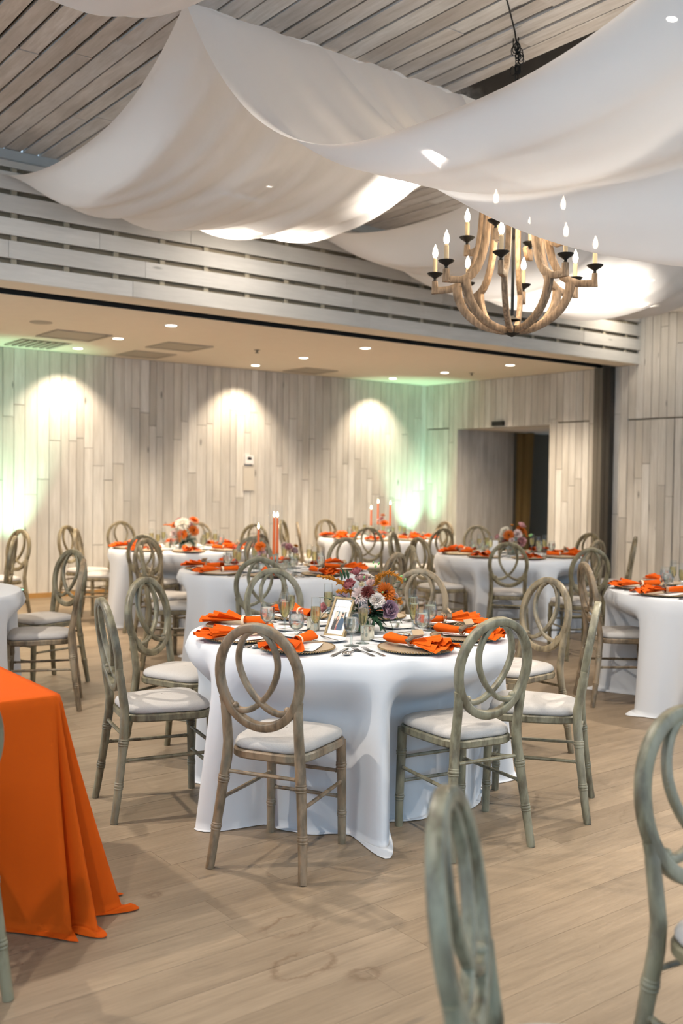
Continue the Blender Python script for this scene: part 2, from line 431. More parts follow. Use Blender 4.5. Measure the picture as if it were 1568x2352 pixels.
# right wall: boards, flush doors, doorway opening
wall_right = struct('wall_right')
bk = MB(); bx = UR+0.021
bk.box(bx, bx+0.08, 1.5, 9.33, 0, ZC); bk.box(bx, bx+0.08, 11.195, VB+0.1, 0, ZC); bk.box(bx, bx+0.08, 9.33, 11.17, 2.30, ZC)
bk.build('wall_backing', BACKING, wall_right, smooth=False)
DOORS = [('door_1', 11.36, 11.86, 2.32), ('door_2', 8.64, 9.21, 2.33), ('door_3', 7.325, 8.02, 2.32), ('door_4', 6.42, 7.315, 2.32)]
doors = {}
for nm, a, b, z in DOORS: doors[nm] = struct(nm)
edges = [1.5, 6.42, 7.325, 8.02, 8.50, 8.64, 9.21, 9.33, 11.17, 11.36, 11.86, VB]
for i in range(len(edges)-1):
    a, b = edges[i], edges[i+1]
    n = max(1, round((b-a)/0.118)); w = (b-a)/n
    zt = ZC if a < 7.8 else ZR
    door = next((d for d in DOORS if d[1]-0.02 <= a and b <= d[2]+0.02), None)
    opening = abs(a-9.33) < 0.01
    for k in range(n):
        ws = a+w*k; we = ws+w
        if door:
            g0 = 0.007 if k == 0 else 0.0; g1 = 0.007 if k == n-1 else 0.0
            column(doors[door[0]], WALL, None, ws+g0, we-g1, 0.012, door[3]-0.008, 'y', UR, 0.02, name='door_board')
            column(wall_right, WALL, None, ws, we, door[3]+0.006, zt, 'y', UR)
        elif opening: column(wall_right, WALL, None, ws, we, 2.30, zt, 'y', UR, cuts=1)
        else: column(wall_right, WALL, None, ws, we, 0.0, zt, 'y', UR)
# passage behind the opening
wall_passage = struct('wall_passage', MB().box(UR+0.021, 15.5, 11.19, 11.27, 0, 2.6).build('wall_passage', BACKING, smooth=False))
x = UR+0.001
for k in range(16):
    w = 0.10 if k % 3 else 0.13
    if x+w > 12.05: w = 12.05-x
    board(wall_passage, 'wall_board', WALL, x+0.001, x+w-0.001, 11.17, 11.19, 0, 2.30, rng.random()); x += w
    if x > 12.04: break
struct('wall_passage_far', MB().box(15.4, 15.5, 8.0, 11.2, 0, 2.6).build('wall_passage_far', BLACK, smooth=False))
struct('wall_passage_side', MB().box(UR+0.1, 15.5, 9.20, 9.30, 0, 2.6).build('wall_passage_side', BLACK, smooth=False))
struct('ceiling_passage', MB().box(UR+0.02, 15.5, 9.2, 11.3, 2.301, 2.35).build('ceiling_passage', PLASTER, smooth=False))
cu = MB()
def cfn(u, v):
    s = u*0.34; z = 0.03 + v*2.26
    sway = 0.16*(1-v)**1.2
    return (12.10 + 0.035*sin(u*26) + 0.02*sin(u*13), 11.16 - s*(1.0-0.28*(1-v)) , z)
cu.grid(60, 10, cfn); tag(cu.build('curtain', CURTAIN, angle=None), 'brown curtain hanging half drawn inside the dark doorway', 'curtain')

# left end of the rear room
wall_left = struct('wall_left', MB().box(-0.42, -0.32, VH+0.4, VB+0.1, 0, ZR).build('wall_left', BACKING, smooth=False))
y = VH+0.4
while y < VB-0.05:
    y1 = min(y+0.15, VB); board(wall_left, 'wall_board', WALL, -0.32, -0.30, y+0.001, y1-0.001, 0, ZR, rng.random()); y = y1

# header beam with spaced boards on studs
wall_header = struct('wall_header', MB().box(-3.0, UR, VH+0.045, VH+0.16, ZR+0.012, ZC).build('wall_header', HEADBACK, smooth=False))
STUD = plain('pale_stud', (0.34, 0.30, 0.225), 0.9)
x = -2.9
while x < UR:
    MB().box(x, x+0.045, VH+0.02, VH+0.046, ZR+0.013, ZC-0.02).build('stud', STUD, wall_header, smooth=False); x += 0.432
zb = [3.022, 3.198, 3.379, 3.553, 3.731]
zt_ = [3.153, 3.334, 3.510, 3.690, 3.868]
for z0, z1 in zip(zb, zt_):
    x = -3.0 - rng.random()
    while x < UR-0.05:
        L = rng.uniform(0.9, 2.6); x1 = min(x+L, UR-0.002)
        if UR - x1 < 0.3: x1 = UR-0.002
        board(wall_header, 'header_board', LAP, max(x, -3.0)+0.0015, x1-0.0015, VH+rng.uniform(-0.003, 0.002), VH+0.022, z0, z1, rng.random()); x = x1
board(wall_header, 'header_board', LAP, -3.0, UR-0.002, VH+0.004, VH+0.022, 3.905, 4.02, 0.1)
struct('trim_1', MB().box(-3.0, UR-0.01, VH-0.035, VH+0.003, ZC-0.075, ZC-0.002).build('trim_1', STEEL_TRIM, smooth=False))
struct('trim_2', MB().box(-3.0, UR-0.002, VH+0.023, 8.19, ZR, ZR+0.012).build('trim_2', PLASTER, smooth=False))           # header soffit
struct('trim_3', MB().box(-3.0, UR-0.002, 8.19, 8.45, ZR+0.10, ZR+0.13).box(-3.0, UR, 8.18, 8.19, ZR+0.001, ZR+0.12).box(-3.0, UR, 8.45, 8.46, ZR+0.001, ZR+0.12).build('trim_3', BLACK, smooth=False))   # partition track

# folded partition in its pocket at the right jamb
fp = thing('folding_partition', 'dark bronze folding partition stacked at the right jamb of the wide opening', 'partition', (UR, 8.36, 0))
for k, (m, a, b) in enumerate(((DARKMETAL2, -0.13, -0.065), (DARKMETAL2, -0.06, -0.01), (DARKMETAL, -0.005, 0.055), (DARKMETAL, 0.06, 0.135))):
    MB().box(-0.10, -0.006, a, b, 0.012, 3.014).build('panel', m, fp, smooth=False)

# rear ceiling
ceiling_rear = struct('ceiling_rear', MB().box(-0.4, UR, 8.462, VB-0.001, ZR, ZR+0.12).build('ceiling_rear', PLASTER, smooth=False))

# main ceiling boards along y
ceiling = struct('ceiling', MB().box(-3.0, UR, -3.0, VH, ZC+0.05, ZC+0.15).build('ceiling', BLACK, smooth=False))
SLOT0, SLOT1 = 4.57, 5.02
x = -3.0 + 0.01; pitch = 0.1378
u = 4.57
cols = []
while u > -2.9: cols.append((u-pitch, u)); u -= pitch
u = SLOT1
while u < UR-0.02: cols.append((u, min(u+pitch, UR))); u += pitch
for a, b in cols:
    y = -3.0 - rng.random()*2.0
    vis = 1.2 < a < 9.0
    while y < VH-0.01:
        L = rng.uniform(1.6, 3.8) if vis else 6.0
        y1 = min(y+L, VH)
        if VH - y1 < 0.4: y1 = VH
        if y1 > -2.9:
            g = rng.uniform(0.008, 0.020)
            board(ceiling, 'ceiling_board', CEIL, a+g, b-g*0.5, max(y, -3.0)+0.002, y1-0.002, ZC+rng.uniform(-0.004, 0.004), ZC+0.022, rng.random())
        y = y1
struct('trim_4', MB().box(SLOT0+0.002, SLOT1-0.002, -3.0, VH-0.04, ZC+0.035, ZC+0.05).build('trim_4', BLACK, smooth=False))

# ------------------------------------------------------------------ ceiling fabric
def interp(pts, x):
    if x <= pts[0][0]: return pts[0][1]
    for (a, p), (b, q) in zip(pts, pts[1:]):
        if x <= b:
            t = (x-a)/(b-a); t = t*t*(3-2*t); return p+(q-p)*t
    return pts[-1][1]

def drape(label, u0, u1, v0, v1, z0, z1, low, vm_, pa_=2.8, pb_=2.2, folds=(), ue=None, nu=90, nv=70):
    """cloth hung between the lines y=v0 and y=v1; low = low point heights across the width, vm = where it is lowest"""
    mb = MB()
    def fn(fu, fv):
        v = v0 + (v1-v0)*fv
        a0, a1 = u0, u1
        if ue:
            a0 = u0 + (ue[0]-u0)*fv**2; a1 = u1 + (ue[1]-u1)*fv**2
        u = a0 + (a1-a0)*fu
        zl = interp(low, fu)
        vm, pa, pb = (q[0]+(q[1]-q[0])*fu if isinstance(q, tuple) else q for q in (vm_, pa_, pb_))
        if v < vm: d = (vm-v)/(vm-v0); z = zl + (z0-zl)*d**pa
        else: d = (v-vm)/(v1-vm); z = zl + (z1-zl)*d**pb
        edge = min(1, fu*9)*min(1, (1-fu)*9)
        for (k, ph, am, dr) in folds:
            z += am*edge*(0.45+0.55*sin(pi*fv))*sin(2*pi*k*(fu + dr*(fv-0.5)) + ph + 0.8*sin(3*fv+ph))
        return (u, v, z)
    mb.grid(nu, nv, fn)
    o = mb.build('ceiling_drape', VOILE, angle=None)
    return tag(o, label, 'drape', 'white voile drapes swagged under the ceiling')

drape('wide white voile swag at upper left, dipping towards the wooden header', 2.58, 4.95, 4.80, VH-0.02, ZC-0.01, 3.83,
      [(0, 3.605), (0.10, 3.36), (0.3, 3.32), (0.62, 3.37), (0.88, 3.44), (1, 3.62)], 6.38, 2.9, 2.0,
      folds=((4, 0.4, 0.020, 0.10), (7, 1.9, 0.018, 0.16), (12, 0.2, 0.010, 0.2), (19, 1.0, 0.005, 0.25)), ue=(2.60, 5.25))
drape('voile swag behind the chandelier, gathered against the header', 5.55, 8.9, 4.80, VH-0.02, ZC-0.01, 3.90,
      [(0, 3.61), (0.09, 3.34), (0.35, 3.16), (0.75, 3.15), (0.92, 3.22), (1, 3.36)], 6.35, 2.7, 2.0,
      folds=((5, 1.4, 0.024, 0.10), (9, 0.3, 0.018, 0.14), (17, 0.3, 0.006, 0.2)), ue=(5.30, 9.4))
drape('large smooth voile swag nearest the camera, sweeping across the upper right', 2.58, 3.50, 0.55, 4.80, ZC-0.01, ZC-0.01,
      [(0, 2.86), (0.22, 2.72), (0.5, 2.61), (1, 2.27)], (2.7, 1.75), (2.4, 2.4), (2.9, 1.9),
      folds=((2, 0.9, 0.012, 0.1), (5, 2.0, 0.004, 0.1)))
drape('gathered pinkish voile panel between the near swag and the dark ceiling slot', 3.52, 4.12, 0.55, 4.80, ZC-0.01, ZC-0.01,
      [(0, 2.98), (0.5, 2.95), (1, 3.02)], 2.55, 2.3, 2.9,
      folds=((3, 0.3, 0.022, 0.08), (6, 1.2, 0.012, 0.1)), ue=(3.50, 4.62))
drape('white voile swag edge at the very top left of the picture', 1.0, 1.85, 0.55, 4.80, ZC-0.01, ZC-0.01,
      [(0, 3.22), (0.3, 3.17), (0.8, 3.18), (1, 3.22)], 2.6, 2.3, 2.8, folds=((2, 0.2, 0.008, 0.1),))
drape('short pale drape against the right wall boards beyond the chandelier', 9.75, 10.74, 4.80, VH-0.02, ZC-0.01, 3.72,
      [(0, 3.70), (0.3, 3.55), (1, 3.58)], 6.6, 2.4, 2.0, folds=((3, 0.2, 0.014, 0.1),))

# ------------------------------------------------------------------ track spotlights in the ceiling slot, plus unseen fill spots added off it
tl = []
for (a, b, tgt, pw_, cone) in ((4.655, -0.7, (3.2, 0.2, 0), 90, 95), (4.655, 1.27, (3.4, 1.9, 0), 85, 95), (4.655, 3.23, (3.7, 3.3, 0.7), 80, 95), (4.655, 5.16, (5.3, 6.2, 0.6), 115, 95), (4.655, 7.15, (4.7, 7.2, 0.3), 125, 135), (7.40, 5.9, (7.0, 6.4, 0.3), 55, 120), (7.40, 3.23, (6.3, 3.6, 0.3), 170, 120),  # the first and the pair off the slot are unseen, added for brightness
                         (1.70, 4.85, (2.1, 3.2, 0), 95, 105), (1.70, 2.0, (1.6, 1.6, 0), 90, 100), (-0.85, 1.5, (0.2, 1.7, 0), 80, 100), (-0.85, 5.16, (1.0, 6.0, 0.3), 200, 130)):  # unseen spots: one follows the chair shadows, the rest added as fill
    t_ = thing('track_spotlight', None, 'spotlight', (a, b, ZC+0.035), 0, 'track spotlights in the ceiling slot')
    mb = MB(); mb.lathe([(0.004, 0), (0.03, 0), (0.03, -0.02), (0.008, -0.022), (0.008, -0.05)], 14); mb.build('mount', IRON, t_)
    d = (Vector(tgt)-Vector((a, b, ZC-0.03))).normalized(); q = d.to_track_quat('-Z', 'Y').to_matrix().to_4x4()
    M = Matrix.Translation((0, 0, -0.06)) @ q
    MB().lathe([(0.02, 0.05), (0.036, 0.04), (0.038, -0.05), (0.033, -0.05), (0.030, -0.02)], 18, M=M, cap0=True).build('head', IRON, t_)
    MB().lathe([(0.0, -0.04), (0.031, -0.04)], 18, M=M).build('lens', LENS2, t_)
    bpy.context.view_layer.update()
    spot('lamp', Vector((a, b, ZC+0.035)) + M @ Vector((0, 0, -0.055)), tgt, pw_, cone, (1.0, 0.90, 0.78), 0.7, 0.05, t_)
    tl.append(t_)
order_labels(tl[7:], 'unseen black track spotlight placed for its light', 'beyond the top left of the picture')
order_labels(tl[5:7], 'unseen fill spotlight added above the voile', 'beyond the chandelier')
order_labels(tl[:5], 'small black track spotlight glowing above the voile', 'along the dark ceiling slot')
tl2 = thing('track_spotlight', 'black track spotlight shining by the right wall drape', 'spotlight', (10.15, 7.25, ZC), 0)
MB().lathe([(0.004, 0), (0.03, 0), (0.03, -0.03), (0.036, -0.035), (0.038, -0.12), (0.032, -0.12)], 16).build('head', IRON, tl2)
MB().lathe([(0.0, -0.115), (0.032, -0.115)], 16).build('lens', LENS2, tl2)
bpy.context.view_layer.update()
spot('lamp', (10.15, 7.25, ZC-0.14), (9.9, 7.8, 2.6), 130, 110, (1.0, 0.88, 0.72), 0.7, 0.04, tl2)

# ------------------------------------------------------------------ rear room ceiling fittings
dls = []
for a in (2.2, 4.73, 7.23, 9.65):
    for b, wash in ((9.04, 0), (10.28, 0), (11.40, 1)):
        if a < 3 and not wash: pass
        t_ = thing('recessed_downlight', None, 'downlight', (a, b, ZR), 0, 'recessed downlights in the rear ceiling')
        MB().lathe([(0.075, -0.001), (0.075, -0.006), (0.058, -0.006), (0.055, -0.003)], 24).build('trim_ring', CHINA, t_)
        MB().lathe([(0.0, -0.004), (0.056, -0.004)], 20).build('lens', LENS, t_)
        bpy.context.view_layer.update()
        if wash: spot('lamp', (a, b, ZR-0.02), (a, VB+0.22, 0.9), 42, 94, WARM2, 0.75, 0.03, t_)
        else: spot('lamp', (a, b, ZR-0.02), (a, b, 0), 92, 130, WARM2, 0.9, 0.05, t_)
        if proj((a, b, ZR))[0] > -100: dls.append(t_)
        else: t_['label'] = 'recessed round downlight beyond the left edge, %s' % {9.04: 'nearest the header', 10.28: 'in the middle row', 11.40: 'nearest the rear wall'}[b]
order_labels(dls, 'lit round downlight', 'in the rear ceiling')
VENT = plain('vent_face', (0.40, 0.36, 0.29), 0.8); VENTD = plain('vent_gap', (0.22, 0.19, 0.14), 0.9)
def diffuser(cx, cy_, s, label):
    t_ = thing('ceiling_diffuser', label, 'vent', (cx, cy_, ZR), 0, 'square vents in the rear ceiling')
    h = s/2
    MB().box(-h, h, -h, h, -0.005, -0.001).build('plate', VENT, t_, smooth=False)
    fr = MB()
    for (a, b, c, d) in ((-h, h, -h, -h+0.03), (-h, h, h-0.03, h), (-h, -h+0.03, -h+0.03, h-0.03), (h-0.03, h, -h+0.03, h-0.03)): fr.box(a, b, c, d, -0.012, -0.006)
    fr.build('frame', VENT, t_, smooth=False)
diffuser(4.27, 10.40, 0.62, 'square flush vent under the green glow, left of the three nearest downlights')
diffuser(5.56, 10.42, 0.58, 'square ceiling vent in the middle of the rear ceiling')
diffuser(5.60, 11.36, 0.56, 'square vent against the rear wall left of the thermostat')
diffuser(8.15, 11.42, 0.56, 'square vent against the rear wall near the corner')
g_ = thing('return_grille', 'slatted return air grille in the green light at far left', 'vent', (4.22, 11.33, ZR))
MB().box(-0.29, 0.29, -0.30, 0.30, -0.004, -0.001).build('plate', VENTD, g_, smooth=False)
for k in range(7): MB().box(-0.29+k*0.083, -0.29+k*0.083+0.045, -0.30, 0.30, -0.018, -0.005).build('slat', VENT, g_, smooth=False)
t_ = thing('ceiling_speaker', 'flat round speaker cover in the rear ceiling at left', 'speaker', (3.66, 9.75, ZR))
MB().lathe([(0.0, -0.008), (0.10, -0.008), (0.11, -0.004), (0.11, -0.0005)], 28).build('grille', VENT, t_)
for (a, b, w_) in ((6.38, 10.03, 'in the middle of the rear ceiling'), (9.94, 10.04, 'near the right wall of the rear room')):
    t_ = thing('fire_sprinkler', 'small sprinkler head %s' % w_, 'sprinkler', (a, b, ZR), 0, 'sprinkler heads')
    MB().lathe([(0.035, -0.001), (0.033, -0.008), (0.010, -0.010), (0.010, -0.035), (0.022, -0.036), (0.022, -0.040), (0.0, -0.042)], 14).build('head', DARKMETAL, t_)
    MB().lathe([(0.034, -0.0005), (0.040, -0.002), (0.036, -0.006)], 14).build('escutcheon', VENT, t_)

# rear wall thermostat, door sensor, uplights
t_ = thing('thermostat', 'white wall thermostat with small dark display on the rear wall', 'thermostat', (7.44, VB-0.004, 1.76))
MB().box(-0.07, 0.07, -0.035, 0, -0.06, 0.06).build('body', CARD, t_, smooth=False)
MB().box(-0.03, 0.035, -0.038, -0.0352, 0.0, 0.035).build('display', BLACK, t_, smooth=False)
t2 = thing('wall_cover_plate', 'clear guard plate mounted under the wall thermostat', 'cover plate', (7.45, VB-0.004, 1.52))
MB().box(-0.095, 0.095, -0.012, 0, -0.20, 0.155).build('plate', plain('beige_plate', (0.55, 0.50, 0.43), 0.5), t2, smooth=False)
MB().box(-0.085, 0.085, -0.018, -0.0122, -0.19, 0.145).build('rim', plain('beige_plate_face', (0.60, 0.55, 0.47), 0.5), t2, smooth=False)
t_ = thing('door_sensor', 'small black box above the open doorway', 'sensor', (UR-0.003, 10.29, 2.355))
MB().box(-0.05, 0, -0.11, 0.11, -0.035, 0.035).build('housing', BLACK, t_, smooth=False)
MB().box(-0.053, -0.0502, -0.06, 0.06, -0.02, 0.01).build('window', IRON, t_, smooth=False)
GREEN = (0.42, 1.0, 0.66)
GL = emit('green_led', (0.4, 1.0, 0.65), 3.0)
for (a, b, w_, p_, tg) in ((4.10, 11.50, 'on the floor by the rear wall at far left', 100, (4.02, VB+0.1, 3.0)), (10.45, 11.55, 'on the floor in the far corner', 115, (10.42, VB+0.05, 3.0))):
    t_ = thing('led_uplight', 'small black led uplight %s' % w_, 'uplight', (a, b, 0), 0, 'green led uplights')
    MB().box(-0.055, 0.055, -0.05, 0.05, 0.02, 0.16).build('housing', BLACK, t_, smooth=False)
    MB().box(-0.07, 0.07, -0.02, 0.02, 0.0, 0.0195).build('foot', IRON, t_, smooth=False)
    MB().box(-0.045, 0.045, -0.04, 0.04, 0.1605, 0.165).build('lens', GL, t_, smooth=False)
    bpy.context.view_layer.update()
    spot('lamp', (a, b, 0.18), tg, p_, 56, GREEN, 1.0, 0.04, t_)

# ------------------------------------------------------------------ chandelier
CHX, CHY, CHZ = 4.28, 4.00, 2.33
ch = thing('chandelier', 'weathered wood chandelier with curved arms, black cups and flame bulbs', 'chandelier', (CHX, CHY, CHZ))
MB().lathe([(0.0, -0.008), (0.018, 0.0), (0.045, 0.012), (0.048, 0.05), (0.044, 0.055), (0.0, 0.056)], 20).build('bottom_hub', IRON, ch)
MB().lathe([(0.035, 0.085), (0.05, 0.09), (0.02, 0.105), (0.009, 0.115), (0.009, 1.12)], 14).build('center_rod', IRON, ch)
MB().lathe([(0.06, 1.02), (0.16, 1.03), (0.17, 1.05), (0.16, 1.07), (0.06, 1.075)], 24).build('top_crown', IRON, ch)
def candle_meshes():
    cup = MB().lathe([(0.006, 0), (0.010, 0.006), (0.008, 0.014), (0.016, 0.022), (0.036, 0.034), (0.046, 0.044), (0.046, 0.047), (0.012, 0.048)], 18, cap0=True, cap1=True).mesh('drip_cup', IRON)
    slv = MB().lathe([(0.0125, 0.049), (0.0125, 0.128), (0.009, 0.130), (0.009, 0.136)], 12, cap1=True).mesh('candle_sleeve', CANDLESLEEVE)
    blb = MB().lathe([(0.007, 0.136), (0.014, 0.150), (0.016, 0.164), (0.012, 0.184), (0.005, 0.202), (0.001, 0.214)], 12, cap0=True).mesh('flame_bulb', BULB)
    return cup, slv, blb
cupM, slvM, blbM = candle_meshes()
# arm in local x-z plane
def arm_mesh():
    pts = []
    for i in range(15):
        t = i/14; pts.append((0.03 + 0.295*sin(t*pi/2), 0, 0.03 + 0.265*(1-cos(t*pi/2))))
    mb = MB(); mb.sweep(pts, [0.018+0.010*k/14 for k in range(15)], 0.015, normal=(0,1,0), n=12, p=6)
    mb.sweep([(0.455, 0, 0.262), (0.457, 0, 0.30), (0.458, 0, 0.335)], [0.022, 0.017, 0.015], 0.015, normal=(0,1,0), n=12, p=6)
    return mb.mesh('lower_arm', CHANDWOOD)
def band_mesh():
    pts = [(0.459, 0, 0.281), (0.42, 0, 0.280), (0.37, 0, 0.283), (0.325, 0, 0.296), (0.285, 0, 0.322), (0.25, 0, 0.365), (0.222, 0, 0.425), (0.202, 0, 0.50), (0.188, 0, 0.60), (0.178, 0, 0.72), (0.170, 0, 0.86), (0.165, 0, 1.04)]
    return MB().sweep(pts, [0.019]*3+[0.022]*9, 0.015, normal=(0,1,0), n=12, p=6).mesh('upper_band', CHANDWOOD)
def short_mesh():
    mb = MB()
    mb.sweep([(0.20, 0, 0.55), (0.225, 0, 0.515), (0.255, 0, 0.50), (0.285, 0, 0.505)], [0.016, 0.019, 0.019, 0.017], 0.014, normal=(0,1,0), n=12, p=6)
    mb.sweep([(0.287, 0, 0.488), (0.288, 0, 0.55)], [0.018, 0.014], 0.014, normal=(0,1,0), n=12, p=6)
    return mb.mesh('upper_arm', CHANDWOOD)
armM, bandM, shortM = arm_mesh(), band_mesh(), short_mesh()
for k in range(8):
    a = radians(-47-8+45*k)
    o = link('upper_band', bandM, ch); o.rotation_euler.z = a
    arm = link('lower_arm', armM, ch); arm.rotation_euler.z = a
    for nm, me in (('drip_cup', cupM), ('candle_sleeve', slvM), ('flame_bulb', blbM)):
        o = link(nm, me, arm); o.location = (0.458, 0, 0.335)
for k in range(4):
    a = radians(-47+70+90*k)
    arm = link('upper_arm', shortM, ch); arm.rotation_euler.z = a
    for nm, me in (('drip_cup', cupM), ('candle_sleeve', slvM), ('flame_bulb', blbM)):
        o = link(nm, me, arm); o.location = (0.288, 0, 0.55)
chain = MB()
def torus_link(c, ry, R=0.016, L=0.026, r=0.003):
    pts = [(c[0]+R*0.62*cos(2*pi*k/12)*cos(ry), c[1]+R*0.62*cos(2*pi*k/12)*sin(ry), c[2]+L*sin(2*pi*k/12)) for k in range(12)]
    chain.sweep(pts, r, n=5, closed=True)
z = 1.10; i = 0
while z < 1.69: torus_link((0, 0, z), 0 if i % 2 else pi/2); z += 0.042; i += 1
chain.build('chain', IRON, ch)
bun = MB()
for k in range(16):
    torus_link_c = (rng.uniform(-0.02, 0.02), rng.uniform(-0.02, 0.02), 1.67-0.16*rng.random())
    pts = []
    ry = rng.random()*pi
    for j in range(12):
        t = 2*pi*j/12; pts.append((torus_link_c[0]+0.016*cos(t)*cos(ry), torus_link_c[1]+0.016*cos(t)*sin(ry), torus_link_c[2]+0.026*sin(t)))
    bun.sweep(pts, 0.0028, n=5, closed=True)
bun.build('gathered_chain', IRON, ch)
pts = []
for k in range(22):
    t = k/21
    pts.append((-0.52*t + 0.012*sin(9*t), -0.38*t + 0.012*sin(7*t+1), 1.688 - 0.01*sin(pi*t) - 0.02*sin(6*t)**2*0.3))
MB().sweep([(0.0, 0.0, 1.60), (0.004, 0, 1.655)] + pts, 0.0042, n=6).build('power_cord', IRON, ch)
cl = bpy.data.lights.new('bulb_glow', 'POINT'); cl.energy = 14*KL; cl.color = (1.0, 0.80, 0.56); cl.shadow_soft_size = 0.3
clo = bpy.data.objects.new('bulb_glow', cl); col.objects.link(clo); clo.parent = ch; clo.location = (0, 0, 0.56)

# ------------------------------------------------------------------ chairs
def back_y(z): return -0.19 - 0.075*max(0.0, (z-0.44)/0.51)**1.25
def leg_path(kind, sx):
    if kind == 'rear':
        ks = [(0.195, -0.245, 0.0), (0.188, -0.232, 0.08), (0.181, -0.221, 0.16), (0.172, -0.209, 0.25), (0.163, -0.199, 0.34), (0.154, -0.191, 0.42), (0.150, -0.190, 0.48), (0.150, back_y(0.56), 0.56), (0.153, back_y(0.62), 0.62), (0.160, back_y(0.66), 0.66)]
    else:
        ks = [(0.162, 0.205, 0.0), (0.161, 0.203, 0.12), (0.160, 0.200, 0.24), (0.158, 0.197, 0.34), (0.157, 0.195, 0.43)]
    out = []
    for a, b in zip(ks, ks[1:]):
        for i in range(4):
            t = i/4; out.append(tuple(a[j]+(b[j]-a[j])*t for j in range(3)))
    out.append(ks[-1])
    return [(sx*p[0], p[1], p[2]) for p in out]
def leg_mesh(kind, sx):
    pts = leg_path(kind, sx); nodes = (0.157, 0.338) if kind == 'rear' else (0.128, 0.325)
    mb = MB()
    rad = [(0.0170 + 0.0035*max(0, 1-abs(p[2]-0.40)/0.35)) * (0.86 if p[2] > 0.62 else 1) for p in pts]
    mb.sweep(pts, rad, n=12)
    for zn in nodes:
        i = min(range(len(pts)), key=lambda k: abs(pts[k][2]-zn)); c = Vector(pts[i]); t = (Vector(pts[i+1])-Vector(pts[i-1])).normalized(); r = rad[i]
        c = c + t*((zn-c.z)/t.z)
        prof = [(-0.016, r*0.98), (-0.013, r*1.10), (-0.010, r*1.12), (-0.007, r*1.02), (-0.003, r*1.16), (0.003, r*1.16), (0.007, r*1.02), (0.010, r*1.12), (0.013, r*1.10), (0.016, r*0.98)]
        mb.sweep([c+t*a for a, _ in prof], [b for _, b in prof], n=12)
    return mb.mesh(kind+'_leg', CHAIRWOOD)
def seat_outline(a, s=1.0):
    c_, s_ = cos(a), sin(a); e = 0.42
    x = 0.186*math.copysign(abs(c_)**e, c_); y = 0.195*math.copysign(abs(s_)**e, s_)
    x *= 0.955 + 0.11*(y/0.195)
    if y < 0: y *= 1.0 + 0.02*cos(c_*1.5)
    return x*s, 0.012 + y*s
def make_chair_meshes():
    me = {}
    mb = MB(); n = 48
    ring = lambda s, z: [(*seat_outline(2*pi*k/n, s), z) for k in range(n)]
    vs = ring(0.99, 0.418) + ring(1.02, 0.424) + ring(1.02, 0.446) + ring(0.99, 0.452)
    fs = [(i*n+k, i*n+(k+1) % n, (i+1)*n+(k+1) % n, (i+1)*n+k) for i in range(3) for k in range(n)]
    fs += [tuple(range(n-1, -1, -1)), tuple(3*n+k for k in range(n))]
    me['seat_frame'] = mb.add(vs, fs).mesh('seat_frame', CHAIRWOOD)
    mb = MB(); levels = [(0.965, 0.4525), (1.0, 0.460), (1.0, 0.470), (0.97, 0.482), (0.90, 0.490), (0.75, 0.496), (0.5, 0.500), (0.25, 0.502), (0.02, 0.5025)]
    vs = []
    for s, z in levels: vs += ring(s*0.985, z)
    fs = [(i*n+k, i*n+(k+1) % n, (i+1)*n+(k+1) % n, (i+1)*n+k) for i in range(len(levels)-1) for k in range(n)]
    fs.append(tuple(range(n-1, -1, -1)))
    me['seat_pad'] = mb.add(vs, fs).mesh('seat_pad', SEAT, angle=60)
    for k, sx in (('l', -1), ('r', 1)):
        me['rear_leg_'+k] = leg_mesh('rear', sx); me['front_leg_'+k] = leg_mesh('front', sx)
    nb = (0, 0.985, 0.17)
    a_, b_ = 0.166, 0.192; zc = 0.743
    pts = [(a_*sin(2*pi*k/56), back_y(zc+b_*cos(2*pi*k/56)), zc+b_*cos(2*pi*k/56)) for k in range(56)]
    me['back_oval'] = MB().sweep(pts, 0.0175, 0.0160, normal=nb, n=16, closed=True, p=4.5).mesh('back_oval', CHAIRWOOD)
    for k, sx in (('l', -1), ('r', 1)):
        prof = [(0.012, 0.922), (0.038, 0.908), (0.062, 0.876), (0.077, 0.835), (0.080, 0.792), (0.070, 0.748), (0.050, 0.706), (0.022, 0.668), (-0.008, 0.640), (-0.040, 0.619), (-0.072, 0.610), (-0.098, 0.612), (-0.113, 0.622)]
        P = []
        for i in range(len(prof)-1):
            for j in range(3):
                t = j/3; p0 = prof[max(i-1,0)]; p1 = prof[i]; p2 = prof[i+1]; p3 = prof[min(i+2, len(prof)-1)]
                f = lambda q: 0.5*((2*p1[q]) + (-p0[q]+p2[q])*t + (2*p0[q]-5*p1[q]+4*p2[q]-p3[q])*t*t + (-p0[q]+3*p1[q]-3*p2[q]+p3[q])*t**3)
                P.append((sx*f(0), back_y(f(1)) + (0.001 if sx > 0 else -0.001), f(1)))
        P.append((sx*prof[-1][0], back_y(prof[-1][1]), prof[-1][1]))
        mb = MB(); mb.sweep(P, 0.0115, 0.0125, normal=nb, n=10, p=3.0)
        e = P[-1]; mb.ball((e[0]-sx*(-0.004), e[1], e[2]+0.004), (0.015, 0.014, 0.014), 10, 7)
        me['back_loop_'+k] = mb.mesh('back_loop', CHAIRWOOD)
    def stretcher(p, q):
        p, q = Vector(p), Vector(q); d = q-p; prof = [(0, 0.009), (0.03, 0.011), (0.045, 0.011), (0.055, 0.007), (0.07, 0.010), (0.085, 0.0075), (0.5, 0.0085), (0.915, 0.0075), (0.93, 0.010), (0.945, 0.007), (0.955, 0.011), (0.97, 0.011), (1, 0.009)]
        return MB().sweep([p+d*t for t, _ in prof], [r for _, r in prof], n=8).mesh('stretcher', CHAIRWOOD)
    me['stretcher_1'] = stretcher((-0.160, -0.197, 0.368), (0.160, -0.197, 0.368))
    me['stretcher_2'] = stretcher((-0.158, 0.197, 0.300), (0.158, 0.197, 0.300))
